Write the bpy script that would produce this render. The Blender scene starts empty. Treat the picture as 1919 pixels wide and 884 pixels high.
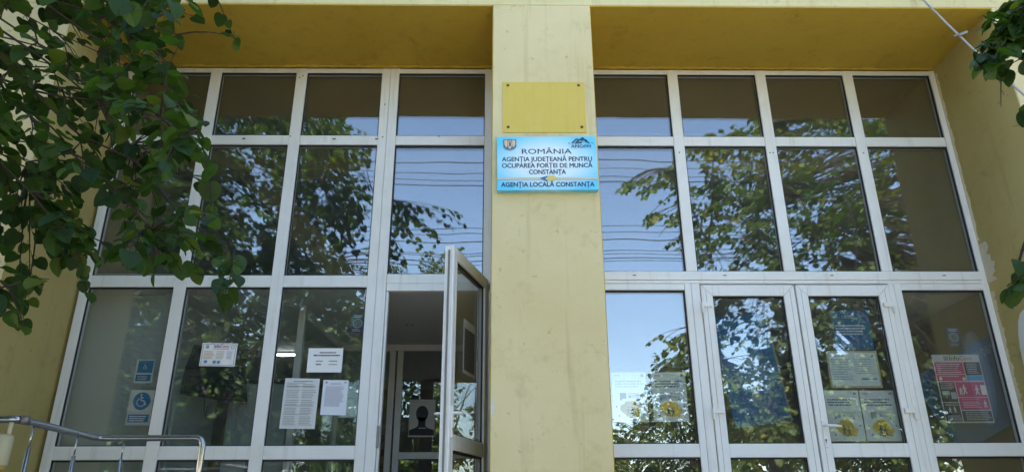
import bpy, bmesh, math, random
import numpy as np
from mathutils import Vector, Matrix, Quaternion

R = math.radians
random.seed(7)
rng = np.random.default_rng(11)
scene = bpy.context.scene
COL = scene.collection

# ------------------------------------------------------------------ camera
W0, H0, F0 = 1919.0, 884.0, 1345.0
PITCH, ROLL, YAW = R(21.34), R(0.233), R(0.852)
CAM = Vector((0, -6, 1.6))
_r0 = Vector((math.cos(YAW), -math.sin(YAW), 0))
_f0 = Vector((math.sin(YAW), math.cos(YAW), 0))
_fw = _f0 * math.cos(PITCH) + Vector((0, 0, 1)) * math.sin(PITCH)
_u0 = -_f0 * math.sin(PITCH) + Vector((0, 0, 1)) * math.cos(PITCH)
_rt = _r0 * math.cos(ROLL) - _u0 * math.sin(ROLL)
_up = _r0 * math.sin(ROLL) + _u0 * math.cos(ROLL)
cam = bpy.data.objects.new('camera', bpy.data.cameras.new('camera'))
COL.objects.link(cam)
cam.matrix_world = Matrix(((_rt.x, _up.x, -_fw.x, CAM.x), (_rt.y, _up.y, -_fw.y, CAM.y), (_rt.z, _up.z, -_fw.z, CAM.z), (0, 0, 0, 1)))
cam.data.sensor_width = 36
cam.data.lens = F0 / W0 * 36
cam.data.clip_start = 0.05
cam.data.clip_end = 2000
scene.camera = cam

# ------------------------------------------------------------------ sky, sun, exposure
SUN_EL, SUN_AZ = R(54), R(-16)      # the sun stands behind the building; azimuth is measured from +Y towards +X
world = bpy.data.worlds.new('World'); scene.world = world
world.use_nodes = True
nt = world.node_tree
sky = nt.nodes.new('ShaderNodeTexSky'); sky.sky_type = 'NISHITA'; sky.sun_disc = False
sky.sun_elevation = SUN_EL; sky.sun_rotation = SUN_AZ
sky.air_density = 1.0; sky.dust_density = 0.6; sky.ozone_density = 0.9
nt.links.new(sky.outputs[0], nt.nodes['Background'].inputs[0])
nt.nodes['Background'].inputs[1].default_value = 0.14
sd = bpy.data.lights.new('sun', 'SUN'); sd.energy = 5.0; sd.angle = R(0.53); sd.color = (1, .95, .86)
sun = bpy.data.objects.new('sun', sd); COL.objects.link(sun)
_sd = Vector((math.sin(SUN_AZ) * math.cos(SUN_EL), math.cos(SUN_AZ) * math.cos(SUN_EL), math.sin(SUN_EL)))
sun.rotation_euler = _sd.to_track_quat('Z', 'Y').to_euler()
vs = scene.view_settings
vs.view_transform = 'Standard'; vs.look = 'None'; vs.gamma = 1.0; vs.exposure = 2.45
scene.cycles.max_bounces = 10; scene.cycles.transparent_max_bounces = 24
scene.cycles.diffuse_bounces = 5; scene.cycles.glossy_bounces = 4; scene.cycles.use_denoising = True
scene.cycles.caustics_reflective = False; scene.cycles.caustics_refractive = False

# ------------------------------------------------------------------ helpers
def ray(px, py):
    return _fw + _rt * ((px - W0 / 2) / F0) + _up * ((H0 / 2 - py) / F0)
def at(px, py, Y):
    d = ray(px, py); t = (Y - CAM.y) / d.y
    return CAM + d * t
def mirror_at(px, py, Y):
    """the point at depth Y (in front of the glass) whose reflection in the glazing is seen at px, py"""
    p = at(px, py, 2 * GL - Y); return Vector((p.x, Y, p.z))
def project(p):
    d = Vector(p) - CAM; z = d.dot(_fw)
    if z < .05: return None
    return (W0 / 2 + F0 * d.dot(_rt) / z, H0 / 2 - F0 * d.dot(_up) / z)
def mproject(p): return project((p[0], 2 * GL - p[1], p[2]))
def inpoly(x, y, P):
    c = False; j = len(P) - 1
    for i in range(len(P)):
        if (P[i][1] > y) != (P[j][1] > y) and x < (P[j][0] - P[i][0]) * (y - P[i][1]) / (P[j][1] - P[i][1]) + P[i][0]: c = not c
        j = i
    return c
GL = 0.03   # plane of the glass

def tag(o, label=None, cat=None, group=None, kind=None):
    if label: o['label'] = label
    if cat: o['category'] = cat
    if group: o['group'] = group
    if kind: o['kind'] = kind
    return o
def empty(name, loc=(0, 0, 0), rot=(0, 0, 0)):
    o = bpy.data.objects.new(name, None); COL.objects.link(o)
    o.location = loc; o.rotation_euler = rot; o.empty_display_size = .1
    return o
def link_mesh(name, me, mat, parent=None, smooth=False, bevel=0):
    o = bpy.data.objects.new(name, me); COL.objects.link(o)
    if mat is not None and not me.materials: me.materials.append(mat)
    if parent: o.parent = parent
    if smooth:
        me.polygons.foreach_set('use_smooth', [True] * len(me.polygons))
    if bevel:
        b = o.modifiers.new('bevel', 'BEVEL'); b.width = bevel; b.segments = 2; b.limit_method = 'ANGLE'
    return o

class MB:
    def __init__(s): s.v = []; s.f = []
    def add(s, v, f):
        n = len(s.v); s.v += [tuple(p) for p in v]; s.f += [tuple(i + n for i in q) for q in f]; return s
    def box(s, x0, x1, y0, y1, z0, z1):
        return s.add([(x0, y0, z0), (x1, y0, z0), (x1, y1, z0), (x0, y1, z0), (x0, y0, z1), (x1, y0, z1), (x1, y1, z1), (x0, y1, z1)],
                     [(0, 3, 2, 1), (4, 5, 6, 7), (0, 1, 5, 4), (1, 2, 6, 5), (2, 3, 7, 6), (3, 0, 4, 7)])
    def prism(s, poly, y0, y1):
        """polygon of (x, z) pairs pushed from y0 to y1"""
        n = len(poly)
        v = [(x, y0, z) for x, z in poly] + [(x, y1, z) for x, z in poly]
        f = [tuple(range(n)), tuple(range(2 * n - 1, n - 1, -1))] + [(i, i + n, (i + 1) % n + n, (i + 1) % n) for i in range(n)]
        return s.add(v, f)
    def flat(s, poly, y):
        return s.add([(x, y, z) for x, z in poly], [tuple(range(len(poly)))])
    def rect(s, x0, z0, x1, z1, y): return s.flat([(x0, z0), (x1, z0), (x1, z1), (x0, z1)], y)
    def ring(s, cx, cz, r0, r1, y, a0=0, a1=math.tau, n=28):
        v = []
        for i in range(n + 1):
            a = a0 + (a1 - a0) * i / n
            v += [(cx + r0 * math.cos(a), y, cz + r0 * math.sin(a)), (cx + r1 * math.cos(a), y, cz + r1 * math.sin(a))]
        return s.add(v, [(2 * i, 2 * i + 1, 2 * i + 3, 2 * i + 2) for i in range(n)])
    def disc(s, cx, cz, r, y, n=24, rz=None):
        rz = rz or r
        return s.flat([(cx + r * math.cos(math.tau * i / n), cz + rz * math.sin(math.tau * i / n)) for i in range(n)], y)
    def tube(s, pts, rad, n=8, cap=True):
        pts = [Vector(p) for p in pts]; m = len(pts)
        if not hasattr(rad, '__len__'): rad = [rad] * m
        ref = None; v = []
        for i, p in enumerate(pts):
            t = (pts[min(i + 1, m - 1)] - pts[max(i - 1, 0)]).normalized()
            if ref is None:
                ref = t.orthogonal().normalized()
            ref = (ref - t * ref.dot(t)).normalized(); b = t.cross(ref)
            for k in range(n):
                a = math.tau * k / n
                v.append(p + (ref * math.cos(a) + b * math.sin(a)) * rad[i])
        f = [(i * n + k, i * n + (k + 1) % n, (i + 1) * n + (k + 1) % n, (i + 1) * n + k) for i in range(m - 1) for k in range(n)]
        if cap: f += [tuple(range(n - 1, -1, -1)), tuple(range((m - 1) * n, m * n))]
        return s.add(v, f)
    def mesh(s, name):
        me = bpy.data.meshes.new(name); me.from_pydata(s.v, [], s.f); me.update(); return me
    def build(s, name, mat, parent=None, smooth=False, bevel=0):
        return link_mesh(name, s.mesh(name), mat, parent, smooth, bevel)

def text_mesh(txt, size, align='CENTER', bold=0.0, sx=1.0, depth=0.0, serif=False):
    """lettering as a mesh lying in the XZ plane, facing -Y"""
    c = bpy.data.curves.new('lettering', 'FONT'); c.body = txt; c.size = size; c.align_x = align; c.offset = bold * size
    c.extrude = depth; c.resolution_u = 3
    o = bpy.data.objects.new('lettering', c); COL.objects.link(o)
    dg = bpy.context.evaluated_depsgraph_get()
    me = bpy.data.meshes.new_from_object(o.evaluated_get(dg))
    bpy.data.objects.remove(o); bpy.data.curves.remove(c)
    me.transform(Matrix.Rotation(R(90), 4, 'X') @ Matrix.Diagonal((sx, 1, 1, 1)))
    me.materials.clear()
    return me
def lettering(txt, x, z, y, size, mat, parent, fit=None, bold=0.0, **k):
    me = text_mesh(txt, size, **k)
    if fit and len(me.vertices):
        xs = [v.co.x for v in me.vertices]; w = max(xs) - min(xs)
        me.transform(Matrix.Diagonal((fit / w, 1, 1, 1)))
        xs = [v.co.x for v in me.vertices]; me.transform(Matrix.Translation((-(max(xs) + min(xs)) / 2, 0, 0)))
    if bold > 0:      # heavier strokes: the same outlines printed again a hair to each side
        v0 = [v.co.copy() for v in me.vertices]; f0 = [tuple(p.vertices) for p in me.polygons]; m = MB(); b = bold * size
        for i, (dx, dz) in enumerate(((-b, 0), (b, 0), (0, -b * .7), (0, b * .7))):
            m.add([p + Vector((dx, -.00008 * i, dz)) for p in v0], f0)
        me = m.mesh('lettering')
    o = link_mesh('lettering', me, mat, parent); o.location = (x, y, z)
    return o

# ------------------------------------------------------------------ materials
def new_mat(name):
    m = bpy.data.materials.new(name); m.use_nodes = True
    n = m.node_tree.nodes; return m, n, m.node_tree.links, n['Principled BSDF']
def simple(name, col, rough=.5, metal=0, spec=.5, emit=0):
    m, n, l, b = new_mat(name)
    b.inputs['Base Color'].default_value = (*col, 1); b.inputs['Roughness'].default_value = rough
    b.inputs['Metallic'].default_value = metal; b.inputs['Specular IOR Level'].default_value = spec
    if emit:
        b.inputs['Emission Color'].default_value = (*col, 1); b.inputs['Emission Strength'].default_value = emit
    return m
def noise(n, l, scale, detail=4, rough=.55, vec=None, dist=0):
    t = n.new('ShaderNodeTexNoise'); t.inputs['Scale'].default_value = scale; t.inputs['Detail'].default_value = detail
    t.inputs['Roughness'].default_value = rough; t.inputs['Distortion'].default_value = dist
    if vec: l.new(vec, t.inputs['Vector'])
    return t.outputs['Fac']
def ramp(n, l, fac, stops):
    r = n.new('ShaderNodeValToRGB'); e = r.color_ramp.elements
    while len(e) < len(stops): e.new(.5)
    for i, (p, c) in enumerate(stops):
        e[i].position = p; e[i].color = (*c, 1) if hasattr(c, '__len__') else (c, c, c, 1)
    l.new(fac, r.inputs[0]); return r.outputs[0]
def mixc(n, l, fac, a, b, mode='MIX'):
    x = n.new('ShaderNodeMix'); x.data_type = 'RGBA'; x.blend_type = mode
    for s, v in ((0, fac), (6, a), (7, b)):
        if hasattr(v, 'is_linked'): l.new(v, x.inputs[s])
        elif s == 0: x.inputs[0].default_value = v
        else: x.inputs[s].default_value = (*v, 1)
    return x.outputs[2]
def mapped(n, l, scale=(1, 1, 1), kind='Object'):
    c = n.new('ShaderNodeTexCoord'); m = n.new('ShaderNodeMapping'); m.inputs['Scale'].default_value = scale
    l.new(c.outputs[kind], m.inputs[0]); return m.outputs[0]
def bump(n, l, h, strength, dist=.01):
    b = n.new('ShaderNodeBump'); b.inputs['Strength'].default_value = strength; b.inputs['Distance'].default_value = dist
    l.new(h, b.inputs['Height']); return b.outputs[0]

def plaster(name, col, alt, dirt, streak=.35):
    m, n, l, b = new_mat(name)
    v = mapped(n, l); vst = mapped(n, l, (9, 9, .5))
    big = noise(n, l, 1.1, 5, .6, v); fine = noise(n, l, 55, 5, .6, v); st = noise(n, l, 1.0, 5, .6, vst, .4); mid = noise(n, l, 6, 6, .65, v)
    c = mixc(n, l, ramp(n, l, big, ((.35, 0.0), (.68, 1.0))), col, alt)
    c = mixc(n, l, ramp(n, l, mid, ((.55, 0.0), (.75, .35))), c, dirt)
    c = mixc(n, l, ramp(n, l, st, ((.56, 0.0), (.78, streak))), c, dirt)
    c = mixc(n, l, ramp(n, l, noise(n, l, 17, 3, .5, v), ((.70, 0.0), (.735, .5))), c, dirt)
    c = mixc(n, l, ramp(n, l, noise(n, l, 2.6, 8, .72, v, .8), ((.60, 0.0), (.66, .22), (.80, .55))), c, tuple(x * .7 for x in dirt))
    vo = n.new('ShaderNodeTexVoronoi'); vo.feature = 'DISTANCE_TO_EDGE'; vo.inputs['Scale'].default_value = .9
    wv = n.new('ShaderNodeVectorMath'); wv.operation = 'MULTIPLY_ADD'; l.new(v, wv.inputs[2]); wv.inputs[1].default_value = (.35, .35, .35)
    nz = n.new('ShaderNodeTexNoise'); nz.inputs['Scale'].default_value = 3; nz.inputs['Detail'].default_value = 6; l.new(v, nz.inputs['Vector']); l.new(nz.outputs['Color'], wv.inputs[0]); l.new(wv.outputs[0], vo.inputs['Vector'])
    cr = ramp(n, l, vo.outputs['Distance'], ((0.0, .55), (.0035, 0.0)))
    gate = ramp(n, l, noise(n, l, 1.3, 2, .5, v), ((.60, 0.0), (.68, .8))); ck = n.new('ShaderNodeMath'); ck.operation = 'MULTIPLY'; l.new(cr, ck.inputs[0]); l.new(gate, ck.inputs[1])
    c = mixc(n, l, ck.outputs[0], c, tuple(x * .5 for x in dirt))
    l.new(c, b.inputs['Base Color']); b.inputs['Roughness'].default_value = .85; b.inputs['Specular IOR Level'].default_value = .25
    h = mixc(n, l, .45, fine, mid)
    l.new(bump(n, l, h, .35, .006), b.inputs['Normal'])
    return m
M = {}
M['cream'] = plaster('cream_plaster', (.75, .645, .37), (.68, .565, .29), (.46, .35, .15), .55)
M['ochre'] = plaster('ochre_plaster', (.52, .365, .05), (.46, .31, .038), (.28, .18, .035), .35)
M['cheek'] = plaster('olive_cream_plaster', (.45, .37, .145), (.40, .32, .11), (.27, .20, .07))  # cheek tone lowered to stand in for shade from the trees
M['filler'] = plaster('filler', (.62, .58, .46), (.5, .42, .24), (.3, .26, .16))

def pvc():
    m, n, l, b = new_mat('white_pvc')
    v = mapped(n, l); vs_ = mapped(n, l, (14, 14, .9))
    c = mixc(n, l, ramp(n, l, noise(n, l, 2.3, 5, .6, v), ((.45, 0.0), (.75, .5))), (.83, .83, .80), (.70, .68, .60))
    c = mixc(n, l, ramp(n, l, noise(n, l, 1, 5, .65, vs_), ((.56, 0.0), (.76, .45))), c, (.42, .38, .29))
    l.new(c, b.inputs['Base Color']); b.inputs['Roughness'].default_value = .34
    l.new(bump(n, l, noise(n, l, 40, 3, .5, v), .06, .003), b.inputs['Normal'])
    return m
M['pvc'] = pvc()
M['rubber'] = simple('black_rubber', (.012, .012, .013), .6)
M['steel'] = simple('stainless_steel', (.42, .42, .41), .2, 1)
M['zinc'] = simple('worn_zinc', (.25, .24, .22), .5, .7)

def glass():
    m = bpy.data.materials.new('window_glass'); m.use_nodes = True; n = m.node_tree.nodes; l = m.node_tree.links; n.clear()
    out = n.new('ShaderNodeOutputMaterial'); mx = n.new('ShaderNodeMixShader'); tr = n.new('ShaderNodeBsdfTransparent'); gl = n.new('ShaderNodeBsdfGlossy')
    gl.inputs['Roughness'].default_value = 0.0
    tr.inputs['Color'].default_value = (.94, .965, .95, 1)
    geo = n.new('ShaderNodeNewGeometry'); info = n.new('ShaderNodeObjectInfo')
    # slow waviness of the panes, a different piece of it in each
    add = n.new('ShaderNodeVectorMath'); add.operation = 'ADD'
    rnd = n.new('ShaderNodeVectorMath'); rnd.operation = 'SCALE'; rnd.inputs['Scale'].default_value = 37
    cx = n.new('ShaderNodeCombineXYZ'); l.new(info.outputs['Random'], cx.inputs[0]); l.new(info.outputs['Random'], cx.inputs[2])
    l.new(cx.outputs[0], rnd.inputs[0]); l.new(geo.outputs['Position'], add.inputs[0]); l.new(rnd.outputs[0], add.inputs[1])
    h = noise(n, l, 1.6, 1.0, .4, add.outputs[0])
    l.new(bump(n, l, h, 1.0, .0016), gl.inputs['Normal'])
    lw = n.new('ShaderNodeLayerWeight'); lw.inputs['Blend'].default_value = .5
    p = n.new('ShaderNodeMath'); p.operation = 'POWER'; p.inputs[1].default_value = 5; l.new(lw.outputs['Facing'], p.inputs[0])
    q = n.new('ShaderNodeMath'); q.operation = 'MULTIPLY_ADD'; q.inputs[1].default_value = .92; q.inputs[2].default_value = .165; l.new(p.outputs[0], q.inputs[0])
    l.new(q.outputs[0], mx.inputs[0]); l.new(tr.outputs[0], mx.inputs[1]); l.new(gl.outputs[0], mx.inputs[2])
    df = n.new('ShaderNodeBsdfDiffuse'); df.inputs['Color'].default_value = (.60, .63, .64, 1); mx2 = n.new('ShaderNodeMixShader')
    dn = noise(n, l, 5.0, 5, .65, add.outputs[0]); l.new(ramp(n, l, dn, ((.3, .011), (.75, .034))), mx2.inputs[0])
    l.new(mx.outputs[0], mx2.inputs[1]); l.new(df.outputs[0], mx2.inputs[2]); l.new(mx2.outputs[0], out.inputs[0])
    return m
M['glass'] = glass()

def leafmat(name, top, alt, trans, sheen=.45):
    m, n, l, b = new_mat(name)
    g = n.new('ShaderNodeNewGeometry'); at_ = n.new('ShaderNodeAttribute'); at_.attribute_name = 'tone'; at_.attribute_type = 'GEOMETRY'
    oi = n.new('ShaderNodeObjectInfo')
    s = n.new('ShaderNodeMath'); s.operation = 'ADD'; l.new(at_.outputs['Fac'], s.inputs[0]); l.new(oi.outputs['Random'], s.inputs[1])
    fr = n.new('ShaderNodeMath'); fr.operation = 'FRACT'; l.new(s.outputs[0], fr.inputs[0])
    c = ramp(n, l, fr.outputs[0], ((0.0, tuple(x * .75 for x in top)), (.5, alt), (.86, tuple(x * 1.5 for x in alt)), (1.0, (alt[0] * 3.0, alt[1] * 1.7, alt[2] * 1.2))))
    l.new(c, b.inputs['Base Color']); b.inputs['Roughness'].default_value = sheen; b.inputs['Specular IOR Level'].default_value = .3
    tl = n.new('ShaderNodeBsdfTranslucent'); l.new(mixc(n, l, 1.0, c, trans, 'MULTIPLY'), tl.inputs['Color'])
    mx = n.new('ShaderNodeMixShader'); mx.inputs[0].default_value = .38
    l.new(b.outputs[0], mx.inputs[1]); l.new(tl.outputs[0], mx.inputs[2]); l.new(mx.outputs[0], n['Material Output'].inputs[0])
    return m
M['leaf'] = leafmat('linden_and_shade_leaf', (.014, .040, .006), (.030, .068, .010), (1.7, 1.7, .45), .55)  # linden colour, reused to paint shade into the left street and far trees
M['leaf2'] = leafmat('yellow_green_leaf', (.040, .078, .016), (.064, .100, .020), (1.5, 1.5, .55), .5)
M['bark'] = plaster('bark', (.055, .042, .028), (.035, .028, .02), (.02, .017, .013))
def ground_mat(name, a, c2, scale):
    m, n, l, b = new_mat(name); v = mapped(n, l)
    l.new(mixc(n, l, noise(n, l, scale, 6, .6, v), a, c2), b.inputs['Base Color']); b.inputs['Roughness'].default_value = .9
    l.new(bump(n, l, noise(n, l, scale * 20, 4, .6, v), .3, .01), b.inputs['Normal']); return m
M['asphalt'] = ground_mat('asphalt', (.045, .045, .047), (.065, .063, .06), 3)
M['paving'] = ground_mat('paving', (.52, .45, .34), (.46, .40, .31), 2)
M['concrete'] = ground_mat('concrete', (.32, .31, .28), (.25, .24, .22), 2)
M['soil'] = ground_mat('soil_and_grass', (.06, .075, .03), (.10, .085, .05), 2)
M['paper'] = simple('paper', (.78, .79, .78), .6)
M['int_wall'] = plaster('interior_beige', (.30, .26, .17), (.26, .22, .14), (.2, .16, .1), .1)
M['int_ochre'] = plaster('interior_ochre', (.34, .25, .10), (.3, .21, .08), (.2, .15, .06), .1)
M['int_ceiling'] = simple('interior_ceiling', (.72, .72, .70), .7)
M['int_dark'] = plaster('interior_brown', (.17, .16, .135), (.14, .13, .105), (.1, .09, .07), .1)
M['int_floor'] = ground_mat('interior_floor', (.42, .38, .31), (.36, .32, .26), 4)
M['int_grey'] = simple('interior_pale_wall', (.52, .57, .58), .6)
M['black'] = simple('black_plastic', (.012, .012, .014), .35)
M['brown'] = simple('brown_wood', (.16, .085, .035), .5)

# ------------------------------------------------------------------ lines of the facade (metres)
FY = -0.906                      # front plane of the pillar and the wall
SZ = 5.749                       # soffit
XL, XPL, XPR, XR = -3.70, -0.079, 0.762, 4.300
FLOOR = 1.25
TOPZ = 7.6  # unseen roof height, lowered so sunlit paving bounces light on the facade

# ------------------------------------------------------------------ ground
g = MB().box(-300, 300, -400, 300, -.5, 0).build('ground', M['soil']); tag(g, 'bare soil and grass all round the building', 'ground', kind='structure')
o = MB().box(-60, 60, -13.0, 1, .0041, .06).build('pavement', M['paving']); tag(o, 'pale paved forecourt before the entrance', 'pavement', kind='structure')  # out-of-frame paving, widened and paled to bounce warm light onto the facade
o = MB().box(-120, 120, -18.3, -13.2, .0041, .012).build('road', M['asphalt']); tag(o, 'asphalt street across from the entrance', 'road', kind='structure')
o = MB().box(-120, 120, -13.16, -13.004, .0041, .16).build('kerb', M['concrete'], bevel=.02); tag(o, 'concrete kerb along the street', 'kerb', kind='structure')
land = empty('entrance_steps', (0, -1.3, 0)); tag(land, 'concrete landing with steps up to the entrance doors', 'steps')
MB().box(-6.2, 6.2, -1.02, 1.2, .0605, FLOOR - .004).build('landing', M['concrete'], land, bevel=.01)
for k in range(7):
    MB().box(-1.2, 3.2, -1.022 - .3 * (k + 1), -1.022 - .3 * k - .002, .0605, FLOOR - .004 - .165 * (k + 1)).build('step', M['concrete'], land, bevel=.008)

# ------------------------------------------------------------------ the building
bld = empty('yellow_building', (0, 0, 0)); tag(bld, 'cream yellow building front with one central pillar between two deep glazed bays', 'building')
def part(name, mat, *boxes, bevel=0, parent=bld):
    m = MB()
    for b in boxes: m.box(*b)
    return m.build(name, mat, parent, bevel=bevel)
part('pillar', M['cream'], (XPL, XPR, FY, .12, FLOOR, SZ - .002), bevel=.006)
part('wall', M['cream'], (-13, 13, FY, -.3, SZ, TOPZ), bevel=.006)
part('wall', M['cream'], (-13, XL, FY + .0, .14, FLOOR - 1.2, SZ - .002), bevel=.006)
part('wall', M['cream'], (XR, 13, FY + .0, .14, FLOOR - 1.2, SZ - .002), bevel=.006)
part('roof', M['concrete'], (-13.3, 13.3, FY - .35, 9.3, TOPZ + .002, TOPZ + .18))
part('wall', M['cream'], (-13, 13, 8.9, 9.1, 0, TOPZ)); part('wall', M['cream'], (-13, -12.8, .15, 8.89, 0, TOPZ)); part('wall', M['cream'], (12.8, 13, .15, 8.89, 0, TOPZ))
# recess linings: soffit and cheeks in deeper, darker yellows than the front
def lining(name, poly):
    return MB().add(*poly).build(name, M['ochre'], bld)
for x0, x1 in ((XL, XPL), (XPR, XR)):
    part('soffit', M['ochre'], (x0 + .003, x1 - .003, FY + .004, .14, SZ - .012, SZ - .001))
    # the ragged plaster strip above the frame
    m = MB(); n = 90; v = []; f = []
    for i in range(n + 1):
        x = x0 + .02 + (x1 - x0 - .04) * i / n
        h = .012 + .014 * random.random() + .018 * max(0, math.sin(i * .7 + x0)) * random.random()
        v += [(x, -.006 - .01 * random.random(), 5.713), (x, -.012 - .014 * random.random(), 5.713 + h), (x, .05, 5.715 + h)]
    for i in range(n):
        f += [(3 * i, 3 * i + 3, 3 * i + 4, 3 * i + 1), (3 * i + 1, 3 * i + 4, 3 * i + 5, 3 * i + 2)]
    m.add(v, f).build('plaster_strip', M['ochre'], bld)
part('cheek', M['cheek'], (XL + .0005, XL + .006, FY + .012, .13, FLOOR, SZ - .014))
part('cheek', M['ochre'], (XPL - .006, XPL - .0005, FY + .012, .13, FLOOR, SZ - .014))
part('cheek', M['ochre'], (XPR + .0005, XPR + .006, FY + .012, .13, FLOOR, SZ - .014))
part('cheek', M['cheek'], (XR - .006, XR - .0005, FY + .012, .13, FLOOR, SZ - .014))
def blotch(name, mat, poly, parent, x, t=.004):
    """an irregular filler patch on a cheek wall (polygon in Y, Z)"""
    m = MB(); n = len(poly)
    v = [(x, y, z) for y, z in poly] + [(x - t, y + .004, z) for y, z in poly]
    return m.add(v, [tuple(range(n, 2 * n))] + [(i, (i + 1) % n, (i + 1) % n + n, i + n) for i in range(n)]).build(name, mat, parent)
def ragged(z0, z1, y0, w, n=24, seed=1):
    r = random.Random(seed); a = [(y0, z0 + (z1 - z0) * i / n) for i in range(n + 1)]
    b = [(y0 - w * (.25 + .55 * r.random() + .5 * r.random() ** 3 + .3 * abs(math.sin(i * .37 + seed))), z0 + (z1 - z0) * i / n) for i in range(n, -1, -1)]
    return a + b
blotch('filler_patch', M['filler'], ragged(3.5, 3.86, .0, .13, 14, 3), bld, XR - .0065)
blotch('filler_patch', M['filler'], ragged(1.4, 3.42, .0, .045, 90, 5), bld, XR - .0065)
blotch('filler_patch', M['filler'], ragged(3.9, 5.66, .0, .035, 50, 6), bld, XR - .0065)
pp = [(-.34 - .16 * math.cos(a), 2.75 + .42 * math.sin(a)) for a in [math.tau * i / 20 for i in range(20)]]
blotch('filler_patch', simple('pale_patch', (.66, .68, .62), .8), pp, bld, XR - .0065)
blotch('filler_patch', M['filler'], ragged(1.5, 5.6, .0, .03, 70, 8), bld, XPL - .0062 + .0)
m = MB().flat([(-.076 + .03 * (.5 + .5 * random.random()) * math.sin(math.pi * i / 10), 2.23 + .17 * i / 10) for i in range(11)], FY - .0015)
m.build('filler_patch', simple('white_filler', (.66, .64, .56), .9), bld)
# interior: slab between the storeys, floor, walls
part('interior_floor', M['int_floor'], (-12.7, 12.7, .16, 8.8, FLOOR - .25, FLOOR - .003))
part('interior_ceiling', M['int_ceiling'], (-12.7, 12.7, .10, 8.8, 3.475, 3.585))
part('interior_ceiling', M['int_dark'], (-12.7, 12.7, .15, 8.8, 5.80, 5.95))
part('interior_wall', M['int_dark'], (-12.7, .4, 4.4, 4.55, 3.59, 5.795))
part('interior_wall', M['int_dark'], (.402, 12.7, 3.2, 3.35, 3.59, 5.795))
part('interior_wall', M['int_wall'], (-12.7, .3, 5.4, 5.55, FLOOR, 3.47))
part('interior_wall', M['int_ochre'], (.302, 12.7, 3.6, 3.75, FLOOR, 3.47))
part('interior_wall', M['int_wall'], (.25, .40, .16, 3.2, FLOOR, 3.47)); part('interior_wall', M['int_wall'], (.25, .40, .16, 4.38, 3.59, 5.795))
part('interior_wall', M['int_ochre'], (4.31, 4.45, .16, 3.55, FLOOR, 3.47)); part('interior_wall', M['int_ochre'], (4.31, 4.45, .16, 3.18, 3.59, 5.795))
part('interior_wall', M['int_wall'], (-3.95, -3.80, .16, 5.35, FLOOR, 3.47)); part('interior_wall', M['int_wall'], (-3.95, -3.8, .16, 4.38, 3.59, 5.795))
part('beam', M['int_ochre'], (-3.7, .2, 1.5, 1.8, 5.35, 5.79)); part('beam', M['int_ochre'], (.45, 4.3, 1.4, 1.7, 5.3, 5.79))
m = MB().add([(-3.4, 2.0, 5.7), (-3.4, 3.2, 5.7), (-1.6, 3.2, 3.7), (-1.6, 2.0, 3.7), (-3.0, 2.0, 5.7), (-3.0, 3.2, 5.7), (-1.2, 3.2, 3.7), (-1.2, 2.0, 3.7)],
             [(0, 1, 2, 3), (7, 6, 5, 4), (0, 3, 7, 4), (1, 5, 6, 2), (0, 4, 5, 1), (3, 2, 6, 7)])
m.build('stair_flight', M['int_ochre'], bld)
# pale wall behind the leftmost panes and the wall running in from it
part('interior_wall', M['int_grey'], (-3.69, -3.0, .26, .34, FLOOR, 3.468)); part('interior_wall', M['int_grey'], (-3.69, -2.86, .24, .34, 3.588, 3.665))
part('interior_wall', M['int_grey'], (-3.0, -2.94, .345, 1.55, FLOOR, 3.468)); part('interior_wall', M['int_grey'], (-3.0, -2.86, .2, .342, FLOOR, 3.468))

# ---- glazing
PR = random.Random(4)
def pane(parent, x0, x1, z0, z1, g=.008):
    m = MB().box(x0 - .004, x1 + .004, GL, GL + .022, z0 - .004, z1 + .004); a, b = PR.uniform(-.0022, .0022), PR.uniform(-.0022, .0022)
    m.v = [(x, y + a * (x - (x0 + x1) / 2) + b * (z - (z0 + z1) / 2), z) for x, y, z in m.v]      # no pane sits perfectly true
    p = m.build('pane', M['glass'], parent)
    MB().box(x0, x0 + g, .012, GL - .001, z0, z1).box(x1 - g, x1, .012, GL - .001, z0, z1).box(x0 + g, x1 - g, .012, GL - .001, z1 - g * 1.6, z1).box(x0 + g, x1 - g, .012, GL - .001, z0, z0 + g * .7).build('gasket', M['rubber'], parent)
    return p
def bar(name, parent, x0, x1, z0, z1, y0=0.0, y1=.075, bevel=.006, mat=None):
    return MB().box(x0, x1, y0, y1, z0, z1).build(name, mat or M['pvc'], parent, bevel=bevel)
T0, T1B, T1T = 5.661, 4.964, 4.865
FT = 5.712
# left bay
wl = MB().box(-3.656, -3.579, 0, .075, FLOOR, FT).box(-.168, -.092, .001, .075, 3.5, FT).box(-3.579, -.168, .003, .074, T0, FT - .003).build('window_frame', M['pvc'], bld, bevel=.005)
wl['label'] = 'white plastic window frame left of the pillar with an open door'
L = [(-3.579, -2.849), (-2.744, -2.015), (-1.910, -1.178)]
for x0, x1 in ((-2.849, -2.744), (-2.015, -1.910), (-1.178, -1.096), (-1.094, -1.009)):
    bar('mullion', wl, x0, x1, FLOOR, T0 + (.046 if x0 < -1.5 else .05), y0=-.002)
for x0, x1 in L:
    bar('transom', wl, x0, x1, T1T, T1B, .003); bar('transom', wl, x0, x1, 3.467, 3.574, .003); bar('transom', wl, x0, x1, 2.032, 2.138, .003); bar('transom', wl, x0, x1, FLOOR, 1.36, .003)
    for z0, z1 in ((T1B, T0), (3.574, T1T), (2.138, 3.467), (1.36, 2.032)): pane(wl, x0, x1, z0, z1)
bar('transom', wl, -1.009, -.168, T1T, T1B, .003); bar('transom', wl, -1.009, -.168, 3.50, 3.588, .003); bar('transom', wl, -1.007, -.10, 3.432, 3.498, .001)
pane(wl, -1.009, -.168, T1B, T0); pane(wl, -1.009, -.168, 3.588, T1T)
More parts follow.
